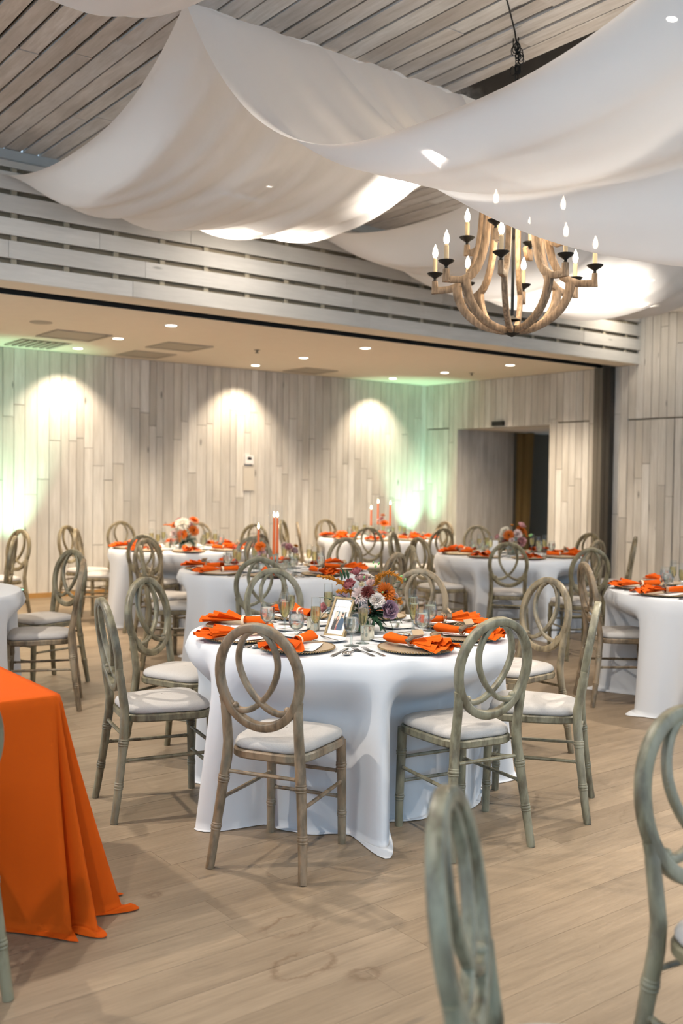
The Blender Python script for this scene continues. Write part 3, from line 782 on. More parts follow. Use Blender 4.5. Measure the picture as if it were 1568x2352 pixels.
    me['stretcher_3'] = stretcher((-0.160, 0.200, 0.195), (0.160, 0.200, 0.195))
    me['stretcher_4'] = stretcher((-0.170, -0.207, 0.262), (-0.159, 0.199, 0.258))
    me['stretcher_5'] = stretcher((0.170, -0.207, 0.262), (0.159, 0.199, 0.258))
    return me
CHM = make_chair_meshes()
PARTN = {'seat_frame': 'seat_frame', 'seat_pad': 'seat_pad', 'back_oval': 'back_oval', 'back_loop_l': 'back_loop', 'back_loop_r': 'back_loop'}
chairs = {}
def chair(tb, u, v, deg, tint, label, scale=1.0):
    o = thing('dining_chair', label, 'chair', (u, v, 0), radians(deg), 'oval back banquet chairs')
    for k, m in CHM.items():
        nm = PARTN.get(k) or ('rear_leg' if 'rear' in k else 'front_leg' if 'front' in k else 'stretcher')
        c = link(nm, m, oval if nm == 'back_loop' else o)
        if nm == 'back_oval': oval = c
        if k != 'seat_pad': c['tint'] = tint
    chairs.setdefault(tb, []).append((u, v, radians(deg)))
    return o
A_ = 'antiqued wood oval back chair '
for args in [
 ('T1', 2.202, 3.224, -60.1, 0.97, 'brown oval back chair with its back to the camera, front left of the nearest table'),
 ('T1', 2.916, 2.983, -9.1, 0.08, 'grey green oval back chair, front right of the nearest table'),
 ('T1', 3.487, 3.062, 36.2, 0.15, 'oval back chair seen edge on, right side of the nearest table'),
 ('T1', 2.081, 4.067, -102.1, 0.22, 'oval back chair facing right, left side of the nearest table'),
 ('T1', 2.51, 4.63, -154, 0.30, 'olive oval back chair behind the chair on the left of the nearest table'),
 ('T1', 4.08, 3.74, 89, 0.70, 'pale oval back chair facing left, behind the right of the nearest table'),
 ('T1', 3.22, 4.73, 163, 0.12, 'grey green oval back chair behind the champagne glasses of the nearest table'),
 ('T1', 3.85, 4.37, 124, 0.80, 'brown oval back chair behind the flowers of the nearest table'),
 ('T2', 3.87, 5.97, -38, 0.10, 'oval back chair in front of the candlelit table, back to the camera'),
 ('T2', 4.76, 5.89, 20, 0.85, 'brown oval back chair right of the candlelit table, just above the amber plume'),
 ('T2', 5.26, 6.33, 64, 0.60, 'oval back chair seen edge on at the right end of the candlelit table'),
 ('T2', 5.46, 7.24, 118, 0.55, 'oval back chair facing the camera at the right rear of the candlelit table'),
 ('T2', 4.90, 7.67, 155, 0.20, 'greyish oval back chair behind the short taper of the candlelit table'),
 ('T2', 4.03, 7.71, -157, 0.65, 'upper of two edge on chairs at the left of the candlelit table'),
 ('T2', 3.74, 7.07, -116, 0.50, 'lower of two edge on chairs at the left of the candlelit table'),
 ('T3', 4.38, 10.30, -149, 0.55, 'rear of two overlapping chairs left of the far left table'),
 ('T3', 4.30, 9.72, -123, 0.62, 'front of two overlapping chairs left of the far left table'),
 ('T3', 5.24, 11.10, 173, 0.50, 'oval back chair by the rear wall above the far left table napkin'),
 ('T3', 5.91, 10.61, 146, 0.72, 'oval back chair half hidden by the far left table flowers'),
 ('T3', 4.43, 8.78, -50, 0.35, 'oval back chair in front of the far left table, back to the camera'),
 ('T3', 5.26, 8.56, 20, 0.70, 'tan oval back chair right of the far left table napkins'),
 ('T3', 6.24, 10.02, 122, 0.45, 'oval back chair between the far left flowers and the short taper'),
 ('T4', 7.62, 10.85, -141, 0.48, 'edge on chair just right of the tall taper by the rear wall'),
 ('T4', 7.44, 10.22, -123, 0.78, 'tan chair facing right behind the pink bud vase'),
 ('T4', 8.18, 10.83, 176, 0.58, 'oval back chair facing the camera at the left of the corner table'),
 ('T4', 7.46, 9.18, -45, 0.25, 'dark oval back chair in front of the corner table with candles'),
 ('T4', 9.01, 9.81, 90, 0.66, 'rear oval back chair right of the corner table in the green glow'),
 ('T4', 8.01, 8.75, -6, 0.52, 'nearer oval back chair right of the corner table in the green glow'),
 ('T5', 6.98, 7.83, -147, 0.33, 'edge on chair left of the doorway table, below the corner candles'),
 ('T5', 6.64, 7.09, -97, 0.57, 'oval back chair facing right with full seat, left of the doorway table'),
 ('T5', 8.68, 8.56, 144, 0.42, 'edge on chair behind the doorway table against the dark boards'),
 ('T5', 6.82, 6.36, -48, 0.38, 'oval back chair centred in front of the doorway table'),
 ('T5', 8.47, 6.96, 89, 0.46, 'rear oval back chair right of the doorway table beside the jamb'),
 ('T5', 7.66, 6.30, 11, 0.75, 'golden oval back chair at the right of the doorway table'),
 ('T5', 6.81, 5.55, -26, 0.40, 'olive oval back chair standing apart right of the doorway table'),
 ('T5', 8.43, 6.47, 40, 0.68, 'edge on golden chair in front of the right wall boards'),
 ('T6', 5.64, 4.22, -124, 0.92, 'brown chair drawn up to the table at the right edge'),
 ('T7', 2.63, 6.94, 106, 0.36, 'rear of two chairs at the table on the left edge'),
 ('T7', 2.36, 6.26, 66, 0.88, 'nearer brown chair at the table on the left edge'),
 ('T8', 3.27, 9.82, 108, 0.53, 'rear chair at the left edge in front of the green uplight'),
 ('T8', 2.85, 8.94, 63, 0.44, 'nearer chair at the left edge in front of the green uplight'),
 ('F', 1.337, 1.032, -144.2, 0.05, 'blurred pale green chair back in the foreground, cut by the bottom edge'),
 ('F', 2.074, 1.128, 172.5, 0.18, 'foreground oval back chair cut by the right edge'),
 ('F', 0.755, 3.008, 0.0, 0.16, 'foreground chair at the left edge before the orange table'),
]: chair(*args)

# ------------------------------------------------------------------ tables and cloths
TB = {'T1': (2.936, 3.76), 'T2': (4.458, 6.712), 'T3': (5.008, 9.263), 'T4': (8.113, 9.821), 'T5': (7.527, 6.984), 'T6': (6.228, 3.822), 'T7': (1.55, 6.62), 'T8': (1.95, 9.40)}
WHERE = {'T1': 'the nearest round table', 'T2': 'the candlelit middle table', 'T3': 'the far left table', 'T4': 'the corner table', 'T5': 'the doorway table', 'T6': 'the right edge table', 'T7': 'the left edge table', 'T8': 'the table beyond the left edge'}
CLOTHL = {'T1': 'white floor length cloth on the nearest round table with the framed photo', 'T2': 'white cloth on the middle round table with the orange tapers',
          'T3': 'white cloth on the far left round table before the board wall', 'T4': 'white cloth on the round table in the far corner', 'T5': 'white cloth on the round table before the dark doorway',
          'T6': 'white cloth on the round table cut by the right edge', 'T7': 'white cloth on the round table cut by the left edge', 'T8': 'white cloth on the round table outside the left edge'}
ZT = 0.752; RT = 0.762
def smooth(a, b, x):
    t = max(0.0, min(1.0, (x-a)/(b-a))); return t*t*(3-2*t)

def tablecloth(tb, seed):
    cx, cy_ = TB[tb]; r_ = random.Random(seed)
    waves = [(k, r_.random()*6.28, am) for k, am in ((5, 0.35), (9, 0.5), (14, 0.55), (19, 0.4), (29, 0.22))]
    waves2 = [(k, r_.random()*6.28, am) for k, am in ((4, 0.5), (7, 0.5), (13, 0.4), (22, 0.25))]
    inds = []
    for (u, v, a) in chairs.get(tb, []):
        d = sqrt((u-cx)**2 + (v-cy_)**2); inds.append((atan2(v-cy_, u-cx), max(0.50, d-0.262)))
    n = 264; rows = []
    for r, z in ((0.012, ZT), (0.25, ZT), (0.5, ZT), (0.66, ZT), (0.735, ZT), (0.755, ZT-0.0008), (0.762, ZT-0.004)): rows.append(('top', r, z))
    for i in range(1, 25): rows.append(('skirt', i/24, 0))
    for i in range(1, 6): rows.append(('hem', i/5, 0))
    vs = []
    for kind, a, z in rows:
        for k in range(n):
            th = 2*pi*k/n
            if kind == 'top': vs.append((a*cos(th), a*sin(th), z)); continue
            f = sum(am*sin(m*th+ph) for m, ph, am in waves)
            f2 = sum(am*sin(m*th+ph) for m, ph, am in waves2)
            t = a if kind == 'skirt' else 1.0
            tw = th + 0.05*t*sin(3*th+waves[0][1])
            f = sum(am*sin(m*tw+ph) for m, ph, am in waves)
            r = RT + 0.004 + 0.012*smooth(0, 0.1, t) + 0.045*t + (0.003 + 0.046*t**0.9)*f
            ind = 0.0
            for ph, ri in inds:
                dl = abs((th-ph+pi) % (2*pi) - pi)
                w = 1-smooth(0.27, 0.46, dl)
                w *= smooth(0.08, 0.35, t)
                if w > 0 and ri < r: r = r + (ri + 0.012*f*t - r)*w; ind = max(ind, w)
            zz = ZT - 0.004 - t*(ZT-0.012)
            if kind == 'hem':
                ext = max(0.0, 0.03 + 0.085*f2)*(1-0.75*ind) + 0.006
                r += ext*a; zz = 0.008 - 0.005*a + max(0, 0.018*sin(9*th+3*a+waves2[1][1]))*sin(pi*min(1, a))*(ext/0.1)
                zz = max(zz, 0.002)
            vs.append((r*cos(th), r*sin(th), zz))
    fs = [(i*n+k, i*n+(k+1) % n, (i+1)*n+(k+1) % n, (i+1)*n+k) for i in range(len(rows)-1) for k in range(n)]
    fs.append(tuple(range(n-1, -1, -1)))
    o = MB().add(vs, fs).build('tablecloth', LINEN, angle=None); o.location = (cx, cy_, 0)
    tag(o, CLOTHL[tb], 'tablecloth', 'white round tablecloths')
for i, tb in enumerate(('T1', 'T2', 'T3', 'T4', 'T5', 'T6', 'T7', 'T8')): tablecloth(tb, 11+i*3)

# rectangular table under the orange cloth
OX0, OX1, OY0, OY1 = -0.55, 1.277, 3.20, 3.96
hx, hy = (OX1-OX0)/2, (OY1-OY0)/2
per = []   # perimeter samples: x, y, nx, ny, cornerness, angle
def addside(p, q, nx, ny, n):
    for i in range(n):
        t = (i+0.5)/n; d = min(t, 1-t)*(sqrt((q[0]-p[0])**2+(q[1]-p[1])**2))
        per.append((p[0]+(q[0]-p[0])*t, p[1]+(q[1]-p[1])*t, nx, ny, exp(-(d/0.10)**2), 0.0))
rc = 0.02
def addcorner(x, y, a0):
    for i in range(40):
        u_ = (i+0.5)/40; a = a0 + u_*pi/2; per.append((x+rc*cos(a), y+rc*sin(a), cos(a), sin(a), 1.0, u_))
addside((hx, -hy+rc), (hx, hy-rc), 1, 0, 40); addcorner(hx-rc, hy-rc, 0)
addside((hx-rc, hy), (-hx+rc, hy), 0, 1, 70); addcorner(-hx+rc, hy-rc, pi/2)
addside((-hx, hy-rc), (-hx, -hy+rc), -1, 0, 40); addcorner(-hx+rc, -hy+rc, pi)
addside((-hx+rc, -hy), (hx-rc, -hy), 0, -1, 90); addcorner(hx-rc, -hy+rc, 1.5*pi)
rows = [('top', 0.0), ('top', 0.5), ('top', 0.97), ('top', 1.0)] + [('s', i/26) for i in range(1, 27)] + [('h', i/4) for i in range(1, 5)]
n = len(per); vs = []
for kind, a in rows:
    for i, (x, y, nx, ny, cn, ca) in enumerate(per):
        if kind == 'top':
            s = max(a, 0.01); vs.append((x*s, y*s, ZT if a < 0.99 else ZT-0.002)); continue
        t = a if kind == 's' else 1.0
        arc = i*0.045
        fold = 0.55*sin(arc*7.3+1.1) + 0.45*sin(arc*12.7+0.4) + 0.25*sin(arc*21)
        lob = 0.0
        if ca > 0: lob = -0.085*(0.5+0.5*cos(ca*2*pi*2.0+0.4)) + 0.02*sin(ca*11)
        off = 0.004 + 0.012*t + (0.002+0.030*t)*fold*(1-0.6*cn) + cn*(0.165*t**1.15 + lob*t)
        # pushed in where the chair stands
        cxl = x + (OX0+OX1)/2
        if ny < -0.9:
            w = 1-smooth(0.22, 0.34, abs(cxl-0.755)); off -= w*smooth(0.15, 0.40, t)*0.085
        zz = ZT - 0.004 - t*(ZT-0.014)
        if cn < 0.5 and kind != 'top': zz = zz + 0.0
        if kind == 'h':
            ex = (0.010+0.05*cn*(0.5+0.5*sin(ca*9+1)))
            off += ex*a; zz = 0.012-0.007*a + 0.02*cn*max(0, sin(ca*21))*sin(pi*a)
        vs.append((x+nx*off, y+ny*off, max(zz, 0.003)))
fs = [(i*n+k, i*n+(k+1) % n, (i+1)*n+(k+1) % n, (i+1)*n+k) for i in range(len(rows)-1) for k in range(n)]
fs.append(tuple(range(n-1, -1, -1)))
o = MB().add(vs, fs).build('tablecloth', ORANGE, angle=None); o.location = ((OX0+OX1)/2, (OY0+OY1)/2, 0)
tag(o, 'burnt orange floor length cloth on the rectangular table at left', 'tablecloth')

# ------------------------------------------------------------------ tableware prototypes
ZI = ZT + 0.0006
def P(name, mb, mat, **k): return (name, mb.mesh(name, mat, **k))
def charger_proto():
    plate = MB().lathe([(0.0, 0.004), (0.085, 0.004), (0.105, 0.007), (0.15, 0.013), (0.160, 0.0145), (0.160, 0.0115), (0.150, 0.009), (0.10, 0.001), (0.0, 0.0005)], 56)
    beads = MB()
    for k in range(84):
        a = 2*pi*k/84; beads.ball((0.162*cos(a), 0.162*sin(a), 0.0125), 0.0048, 5, 4)
    return [P('plate', plate, CHARGER), P('beaded_rim', beads, BEAD)]
def plate_proto():
    return [P('plate', MB().lathe([(0.0, 0.005), (0.045, 0.005), (0.055, 0.007), (0.078, 0.013), (0.080, 0.0115), (0.058, 0.003), (0.045, 0.0005), (0.0, 0.0005)], 40), CHINA)]
def goblet_proto():
    foot = MB().lathe([(0.0, 0.001), (0.034, 0.0008), (0.034, 0.0022), (0.020, 0.0045), (0.007, 0.009), (0.0048, 0.02), (0.0055, 0.032), (0.0075, 0.040), (0.005, 0.048), (0.010, 0.055)], 24)
    bowl = MB().lathe([(0.010, 0.055), (0.022, 0.062), (0.031, 0.074), (0.0355, 0.090), (0.0355, 0.106), (0.0325, 0.128), (0.0300, 0.147)], 28)
    water = MB().lathe([(0.0, 0.058), (0.012, 0.0585), (0.021, 0.064), (0.030, 0.076), (0.0342, 0.091), (0.0342, 0.106), (0.0320, 0.125), (0.0, 0.1252)], 28)
    rim = MB().sweep([(0.03*cos(2*pi*k/28), 0.03*sin(2*pi*k/28), 0.147) for k in range(28)], 0.0008, n=5, closed=True)
    return [P('foot', foot, GLASSBASE), P('bowl', bowl, GLASS), P('water', water, WATER), P('rim', rim, GLASSBASE)]
def flute_proto():
    foot = MB().lathe([(0.0, 0.001), (0.032, 0.0008), (0.032, 0.0022), (0.016, 0.004), (0.005, 0.010), (0.004, 0.03), (0.0048, 0.06), (0.007, 0.078)], 24)
    bowl = MB().lathe([(0.007, 0.078), (0.014, 0.086), (0.020, 0.100), (0.0232, 0.120), (0.0232, 0.145), (0.0218, 0.170), (0.0205, 0.200)], 24)
    wine = MB().lathe([(0.0, 0.082), (0.011, 0.085), (0.0188, 0.100), (0.0220, 0.120), (0.0220, 0.144), (0.0212, 0.158), (0.0, 0.1582)], 24)
    rim = MB().sweep([(0.0205*cos(2*pi*k/24), 0.0205*sin(2*pi*k/24), 0.200) for k in range(24)], 0.0007, n=5, closed=True)
    return [P('foot', foot, GLASSBASE), P('bowl', bowl, GLASS), P('champagne', wine, CHAMPAGNE), P('rim', rim, GLASSBASE)]
def napkin_proto(seed, tagged):
    r_ = random.Random(seed); ph = r_.random()*6
    nc, nl = 44, 24
    mb = MB()
    def roll(u, v):                                   # rolled end up to the ring
        a = 2*pi*u; k = v; hw = 0.027-0.012*k; hh = 0.018-0.005*k
        fold = 1 + 0.16*cos(3*a+ph)*(1-k)
        return (-0.115+0.105*v, hw*cos(a)*fold+0.008*sin(3*v+ph), 0.019+hh*sin(a)*fold+0.004*(1-k))
    mb.grid(22, 8, roll, wrap_u=True)
    for L in range(4):                                # fanned layers beyond the ring
        lay4 = (0.185, 0.080, 0.006, ph, 5.0), (0.170, 0.074, 0.013, ph+1.7, 6.5), (0.150, 0.064, 0.022, ph+3.1, 7.5), (0.125, 0.046, 0.031, ph+4.4, 6.0)
        ln, wd, zb_, p2, nw = lay4[L]
        sh = r_.uniform(-0.016, 0.016)
        def fan(u, v, ln=ln, wd=wd, zb_=zb_, p2=p2, nw=nw, sh=sh):
            c = u*2-1; k = v**0.85; w = 0.014+(wd-0.014)*k
            amp = 0.016*k
            z = 0.019*(1-k) + zb_*k*(1+0.3*c*c*0) + amp*(0.5+0.5*sin(c*nw+p2)) + 0.004*k*sin(c*nw*2.1+p2)
            x = -0.012 + ln*v*(1-0.13*c*c) + 0.016*k*sin(c*nw*0.5+p2)
            return (x, w*c + sh*k, max(0.0012, z))
        mb.grid(26, 9, fan)
    out = [P('cloth', mb, NAPKIN, angle=None)]
    ring = MB().lathe([(0.0185, -0.006), (0.0195, 0), (0.0185, 0.006)], 20, M=Matrix.Translation((-0.012, 0.003, 0.019)) @ Matrix.Rotation(pi/2, 4, 'Y'))
    if tagged:
        tg = MB()
        tg.sweep([(-0.012+0.012*cos(2*pi*k/16)*0, 0.021*cos(2*pi*k/16)+0.003, 0.020+0.019*sin(2*pi*k/16)) for k in range(16)], 0.0022, n=5, closed=True)
        tg.sweep([(-0.004, 0.021*cos(2*pi*k/16)+0.003, 0.020+0.019*sin(2*pi*k/16)) for k in range(16)], 0.0022, n=5, closed=True)
        for k in range(4): tg.sweep([(-0.010, 0.003, 0.040), (-0.02+0.02*k*0.3, 0.012*(k-1.5), 0.052-0.004*k), (-0.03+0.012*k, 0.02*(k-1.5), 0.040)], 0.0012, n=4)
        out.append(P('twine', tg, TWINE))
        out.append(P('bark_tag', MB().sweep([(0.004, -0.040, 0.026), (0.012, -0.010, 0.040), (0.020, 0.020, 0.042)], 0.010, 0.0065, normal=(0,0.2,1), n=8, p=3), BARK))
        out.append(P('name_card', MB().box(-0.022, 0.022, -0.001, 0.001, 0, 0.024, M=Matrix.Translation((0.022, 0.004, 0.046)) @ Matrix.Rotation(radians(70), 4, 'Z') @ Matrix.Rotation(radians(-40), 4, 'X')), TWINE, smooth=False))
    else: out.append(P('ring', ring, CREAMBAND))
    return out
def menu_proto():
    card = MB().grid(4, 9, lambda u, v: ((v-0.5)*0.215, (u-0.5)*0.098, 0.0015+0.004*(2*v-1)**2))
    ink = MB()
    for (a, b, c, d, m) in ((0.035, 0.058, -0.026, 0.022, 0), (-0.01, -0.005, -0.03, 0.03, 1), (-0.025, -0.021, -0.028, 0.026, 1), (-0.045, -0.041, -0.024, 0.03, 1), (0.018, 0.022, -0.02, 0.02, 1), (-0.06, -0.056, -0.02, 0.024, 1)):
        zf = lambda x: 0.0018+0.004*(2*x/0.215)**2
        ink.add([(a, c, zf(a)), (b, c, zf(b)), (b, d, zf(b)), (a, d, zf(a))], [(0, 1, 2, 3)], m)
    return [P('card', card, CARD), ('print', ink.mesh('print', [INK, PINKINK], smooth=False))]
def fork_proto():
    mb = MB()
    mb.sweep([(-0.095, 0, 0.002), (-0.05, 0, 0.004), (0.0, 0, 0.006), (0.028, 0, 0.004)], [0.009, 0.0065, 0.0035, 0.004], [0.0014]*4, normal=(0,0,1), n=8)
    mb.sweep([(0.024, 0, 0.004), (0.036, 0, 0.003), (0.052, 0, 0.003), (0.060, 0, 0.0035)], [0.005, 0.0115, 0.0125, 0.0115], [0.0012]*4, normal=(0,0,1), n=8)
    for k in range(4):
        y = (k-1.5)*0.0066; mb.sweep([(0.056, y, 0.0035), (0.085, y, 0.006), (0.104, y*0.95, 0.011)], [0.0021, 0.0018, 0.0011], [0.001, 0.001, 0.0008], normal=(0,0,1), n=6)
    return [P('fork', mb, SILVER)]
def knife_proto():
    mb = MB()
    mb.sweep([(-0.11, 0, 0.003), (-0.09, 0, 0.0035), (-0.02, 0, 0.0035), (0.0, 0, 0.003)], [0.0075, 0.0085, 0.0065, 0.0055], [0.0028]*4, normal=(0,0,1), n=8)
    mb.sweep([(0.0, 0, 0.003), (0.03, 0.001, 0.003), (0.09, 0.002, 0.003), (0.115, 0.0, 0.003)], [0.0065, 0.0095, 0.0095, 0.002], [0.0012, 0.0008, 0.0007, 0.0005], normal=(0,0,1), n=8)
    return [P('knife', mb, SILVER)]
def spoon_proto():
    mb = MB()
    mb.sweep([(-0.095, 0, 0.002), (-0.05, 0, 0.004), (0.0, 0, 0.008), (0.028, 0, 0.006)], [0.009, 0.0065, 0.0035, 0.004], [0.0014]*4, normal=(0,0,1), n=8)
    mb.ball((0.055, 0, 0.0095), (0.030, 0.0195, 0.0085), 16, 7)
    return [P('spoon', mb, SILVER)]
def votive_proto():
    cup = MB().lathe([(0.0, 0.001), (0.029, 0.001), (0.031, 0.006), (0.0325, 0.066), (0.0305, 0.066), (0.029, 0.045), (0.0, 0.044)], 28)
    wax = MB().lathe([(0.0, 0.0445), (0.0285, 0.0445), (0.0285, 0.049), (0.002, 0.0485), (0.0015, 0.056)], 18, cap1=True)
    return [P('cup', cup, MERCURY), P('candle', wax, WAX)]
PRO = {'charger_plate': charger_proto(), 'bread_plate': plate_proto(), 'water_goblet': goblet_proto(), 'champagne_flute': flute_proto(), 'menu_card': menu_proto(),
       'dinner_fork': fork_proto(), 'table_knife': knife_proto(), 'soup_spoon': spoon_proto(), 'votive_candle': votive_proto()}
NAPS = [napkin_proto(3, 0), napkin_proto(8, 0), napkin_proto(5, 1), napkin_proto(12, 0)]
CATS = {'charger_plate': 'plate', 'bread_plate': 'plate', 'water_goblet': 'glass', 'champagne_flute': 'glass', 'menu_card': 'menu', 'dinner_fork': 'fork', 'table_knife': 'knife', 'soup_spoon': 'spoon', 'votive_candle': 'candle holder', 'napkin': 'napkin', 'butter_knife': 'knife'}
PHR = {'charger_plate': 'gold beaded glass charger', 'bread_plate': 'small white bread plate', 'water_goblet': 'stemmed goblet of water', 'champagne_flute': 'flute of champagne', 'menu_card': 'white printed menu card', 'dinner_fork': 'silver fork', 'table_knife': 'silver dinner knife', 'soup_spoon': 'silver spoon', 'votive_candle': 'mercury glass votive', 'napkin': 'burnt orange napkin', 'butter_knife': 'butter knife resting on a bread plate'}
placed = {}
def visible(p, m=25):
    q = proj(p); return -m < q[0] < 1568+m and 0 < q[1] < 2352+m
def put(tb, kind, x, y, z, rz, proto=None):
    if not visible((x, y, z+0.03)): return None
    parts = proto or PRO[kind]
    if len(parts) == 1:
        o = link(kind, parts[0][1]); tag(o, None, CATS[kind]); o.location = (x, y, z); o.rotation_euler.z = rz
    else:
        o = thing(kind, None, CATS[kind], (x, y, z), rz)
        if kind == 'napkin': o.scale = (1.22, 1.22, 1.15)
        made = {}
        for nm, me in parts: made[nm] = link(nm, me, made.get({'water': 'bowl', 'champagne': 'bowl', 'rim': 'bowl', 'beaded_rim': 'plate', 'bark_tag': 'twine', 'name_card': 'twine', 'print': 'card'}.get(nm)) or o)
    o['group'] = '%ss on %s' % (kind.replace('_', ' '), WHERE[tb])
    placed.setdefault((tb, kind), []).append(o); return o
def setting(tb, th, full, nap, jit=0.0):
    cx, cy_ = TB[tb]; q = lambda a, r: (cx+r*cos(th+radians(a)), cy_+r*sin(th+radians(a)))
    x, y = q(0, 0.555); put(tb, 'charger_plate', x, y, ZI, th)
    if full or tb in ('T2', 'T6', 'T7'):
        x, y = q(4.5, 0.55); m = put(tb, 'menu_card', x, y, ZI+0.0095, th+radians(14))
    x, y = q(-1, 0.55); put(tb, 'napkin', x, y, ZI+0.0145, th+jit, NAPS[nap])
    x, y = q(25, 0.40); put(tb, 'water_goblet', x, y, ZI, rng.random()*6)
    x, y = q(34, 0.33); put(tb, 'champagne_flute', x, y, ZI, rng.random()*6)
    x, y = q(5, 0.285); put(tb, 'bread_plate', x, y, ZI, 0)
    if full:
        put(tb, 'butter_knife', x, y, ZI+0.0105, th+radians(55), [P('butter_knife', BUTTER, SILVER)])
    if full or tb in ('T2', 'T6', 'T7'):
        for a in (-20.5, -25):
            x, y = q(a, 0.575); put(tb, 'dinner_fork', x, y, ZI, th+pi+radians(-4))
        x, y = q(20, 0.575); put(tb, 'table_knife', x, y, ZI, th+pi+radians(6))
        x, y = q(24.5, 0.585); put(tb, 'soup_spoon', x, y, ZI, th+radians(6))
BUTTER = MB()
BUTTER.sweep([(-0.08, 0, 0.003), (-0.01, 0, 0.003), (0.0, 0, 0.003), (0.03, 0, 0.003), (0.065, 0.002, 0.003), (0.078, 0.0, 0.003)], [0.006, 0.0045, 0.004, 0.007, 0.008, 0.002], [0.002, 0.002, 0.0012, 0.0008, 0.0008, 0.0006], normal=(0,0,1), n=8)
for a, nap, j in ((208, 1, 0.05), (263, 2, 0.25), (309, 2, -0.35), (351, 2, -0.35), (170, 0, -0.05), (130, 3, -0.1), (38, 1, 0.2), (82, 0, 0.1)): setting('T1', radians(a), True, nap, j)
for tb, off in (('T2', 8), ('T3', 22), ('T4', 5), ('T5', 15), ('T6', 36), ('T7', -20)):
    for k in range(8): setting(tb, radians(off+45*k), False, (k*3+1) % 4 if k % 2 else 0, rng.uniform(-0.5, 0.5))
cx, cy_ = TB['T1']
for dx, dy in ((-0.115, 0.142), (-0.077, -0.229)): put('T1', 'votive_candle', cx+dx, cy_+dy, ZI, 0)
for tb in ('T2', 'T3', 'T5'):
    for a in (0.3, 2.4, 4.5): put(tb, 'votive_candle', TB[tb][0]+0.16*cos(a), TB[tb][1]+0.16*sin(a), ZI, 0)
for (tb, kind), objs in placed.items(): order_labels(objs, PHR[kind], 'on ' + WHERE[tb])

# ------------------------------------------------------------------ framed photo on the nearest table
def photo_frame(x, y, rz, lean, w, h, label, photo=True):
    t_ = thing('photo_frame', label, 'picture frame', (x, y, ZI), rz)
    M = Matrix.Rotation(-lean, 4, 'X')            # front faces -y, leans back towards +y
    mb = MB(); b = 0.010; d = 0.020
    mb.box(-w/2, w/2, 0, d, 0, b, M=M); mb.box(-w/2, w/2, 0, d, h-b, h, M=M); mb.box(-w/2, -w/2+b, 0, d, b, h-b, M=M); mb.box(w/2-b, w/2, 0, d, b, h-b, M=M)
    mb.build('frame', GOLDFRAME, t_, smooth=False)
    MB().box(-w/2+b, w/2-b, 0.006, 0.018, b, h-b, M=M).build('mat_board', CARD, t_, smooth=False)
    q = M @ Vector((0, d, h*0.75))
    MB().sweep([q, (0, q.y+0.035, 0.003)], 0.012, 0.002, normal=(0, 1, 0), n=6).build('easel_back', GOLDFRAME, t_)
    if photo:
        cols = [plain('print_'+n_, c, 0.6) for n_, c in (('wall', (0.58,0.53,0.44)), ('teal', (0.06,0.16,0.22)), ('stone', (0.36,0.35,0.34)), ('navy', (0.035,0.075,0.13)), ('black', (0.03,0.028,0.03)), ('skin', (0.55,0.33,0.24)), ('hair', (0.07,0.04,0.025)), ('scarf', (0.42,0.25,0.17)), ('red', (0.30,0.05,0.07)))]
        pm = MB(); pw_, ph_ = w*0.56, h*0.47; z0 = h*0.17; lay = [0.0]
        def poly(pts, m):
            lay[0] += 0.00006
            pm.add([M @ Vector((-pw_/2+px*pw_, 0.0058-lay[0], z0+pz*ph_)) for px, pz in pts], [tuple(range(len(pts)))], m)
        def ell(cx, cz, rx, rz_, m): poly([(cx+rx*cos(2*pi*k/14), cz+rz_*sin(2*pi*k/14)) for k in range(14)], m)
        poly([(0,0),(1,0),(1,1),(0,1)], 0); poly([(0,0),(1,0),(1,0.45),(0,0.5)], 2)
        for a in (0.30, 0.62, 0.9): poly([(a,0.5),(a+0.09,0.5),(a+0.09,1),(a,1)], 1)
        poly([(0.02,0),(0.40,0),(0.40,0.52),(0.26,0.56),(0.10,0.48)], 4); poly([(0.34,0),(0.52,0),(0.50,0.5),(0.38,0.55)], 7)
        poly([(0.44,0),(0.98,0),(0.96,0.55),(0.80,0.68),(0.62,0.66),(0.52,0.45)], 3); poly([(0.40,0),(0.50,0),(0.47,0.22),(0.41,0.2)], 8)
        ell(0.36, 0.60, 0.125, 0.155, 6); poly([(0.24,0.60),(0.30,0.36),(0.36,0.42),(0.36,0.6)], 6); ell(0.375, 0.63, 0.075, 0.095, 5)
        ell(0.71, 0.80, 0.095, 0.12, 5); ell(0.71, 0.885, 0.095, 0.055, 6); ell(0.71, 0.735, 0.07, 0.04, 6); ell(0.14, 0.55, 0.06, 0.05, 4)
        pm.build('photograph', cols, t_, smooth=False)
        cu_ = bpy.data.curves.new('lettering', 'FONT'); cu_.body = 'NEW YORK CITY'; cu_.size = 0.0135; cu_.align_x = 'CENTER'
        to = bpy.data.objects.new('lettering', cu_); col.objects.link(to); bpy.context.view_layer.update()
        me = bpy.data.meshes.new_from_object(to); bpy.data.objects.remove(to)
        me.transform(M @ Matrix.Translation((0, 0.0056, h*0.735)) @ Matrix.Rotation(pi/2, 4, 'X')); me.materials.clear(); me.materials.append(INK2)
        link('lettering', me, t_)
    return t_
fz = atan2(-0.483, -0.875) + pi/2
photo_frame(cx-0.138, cy_-0.050, fz-radians(9), radians(30), 0.112, 0.200, 'gold framed couple photo lettered NEW YORK CITY on the nearest table')
c5 = TB['T5']; photo_frame(c5[0]-0.24, c5[1]+0.02, fz+0.25, radians(20), 0.11, 0.17, 'gold framed table card beside the doorway table flowers', False)

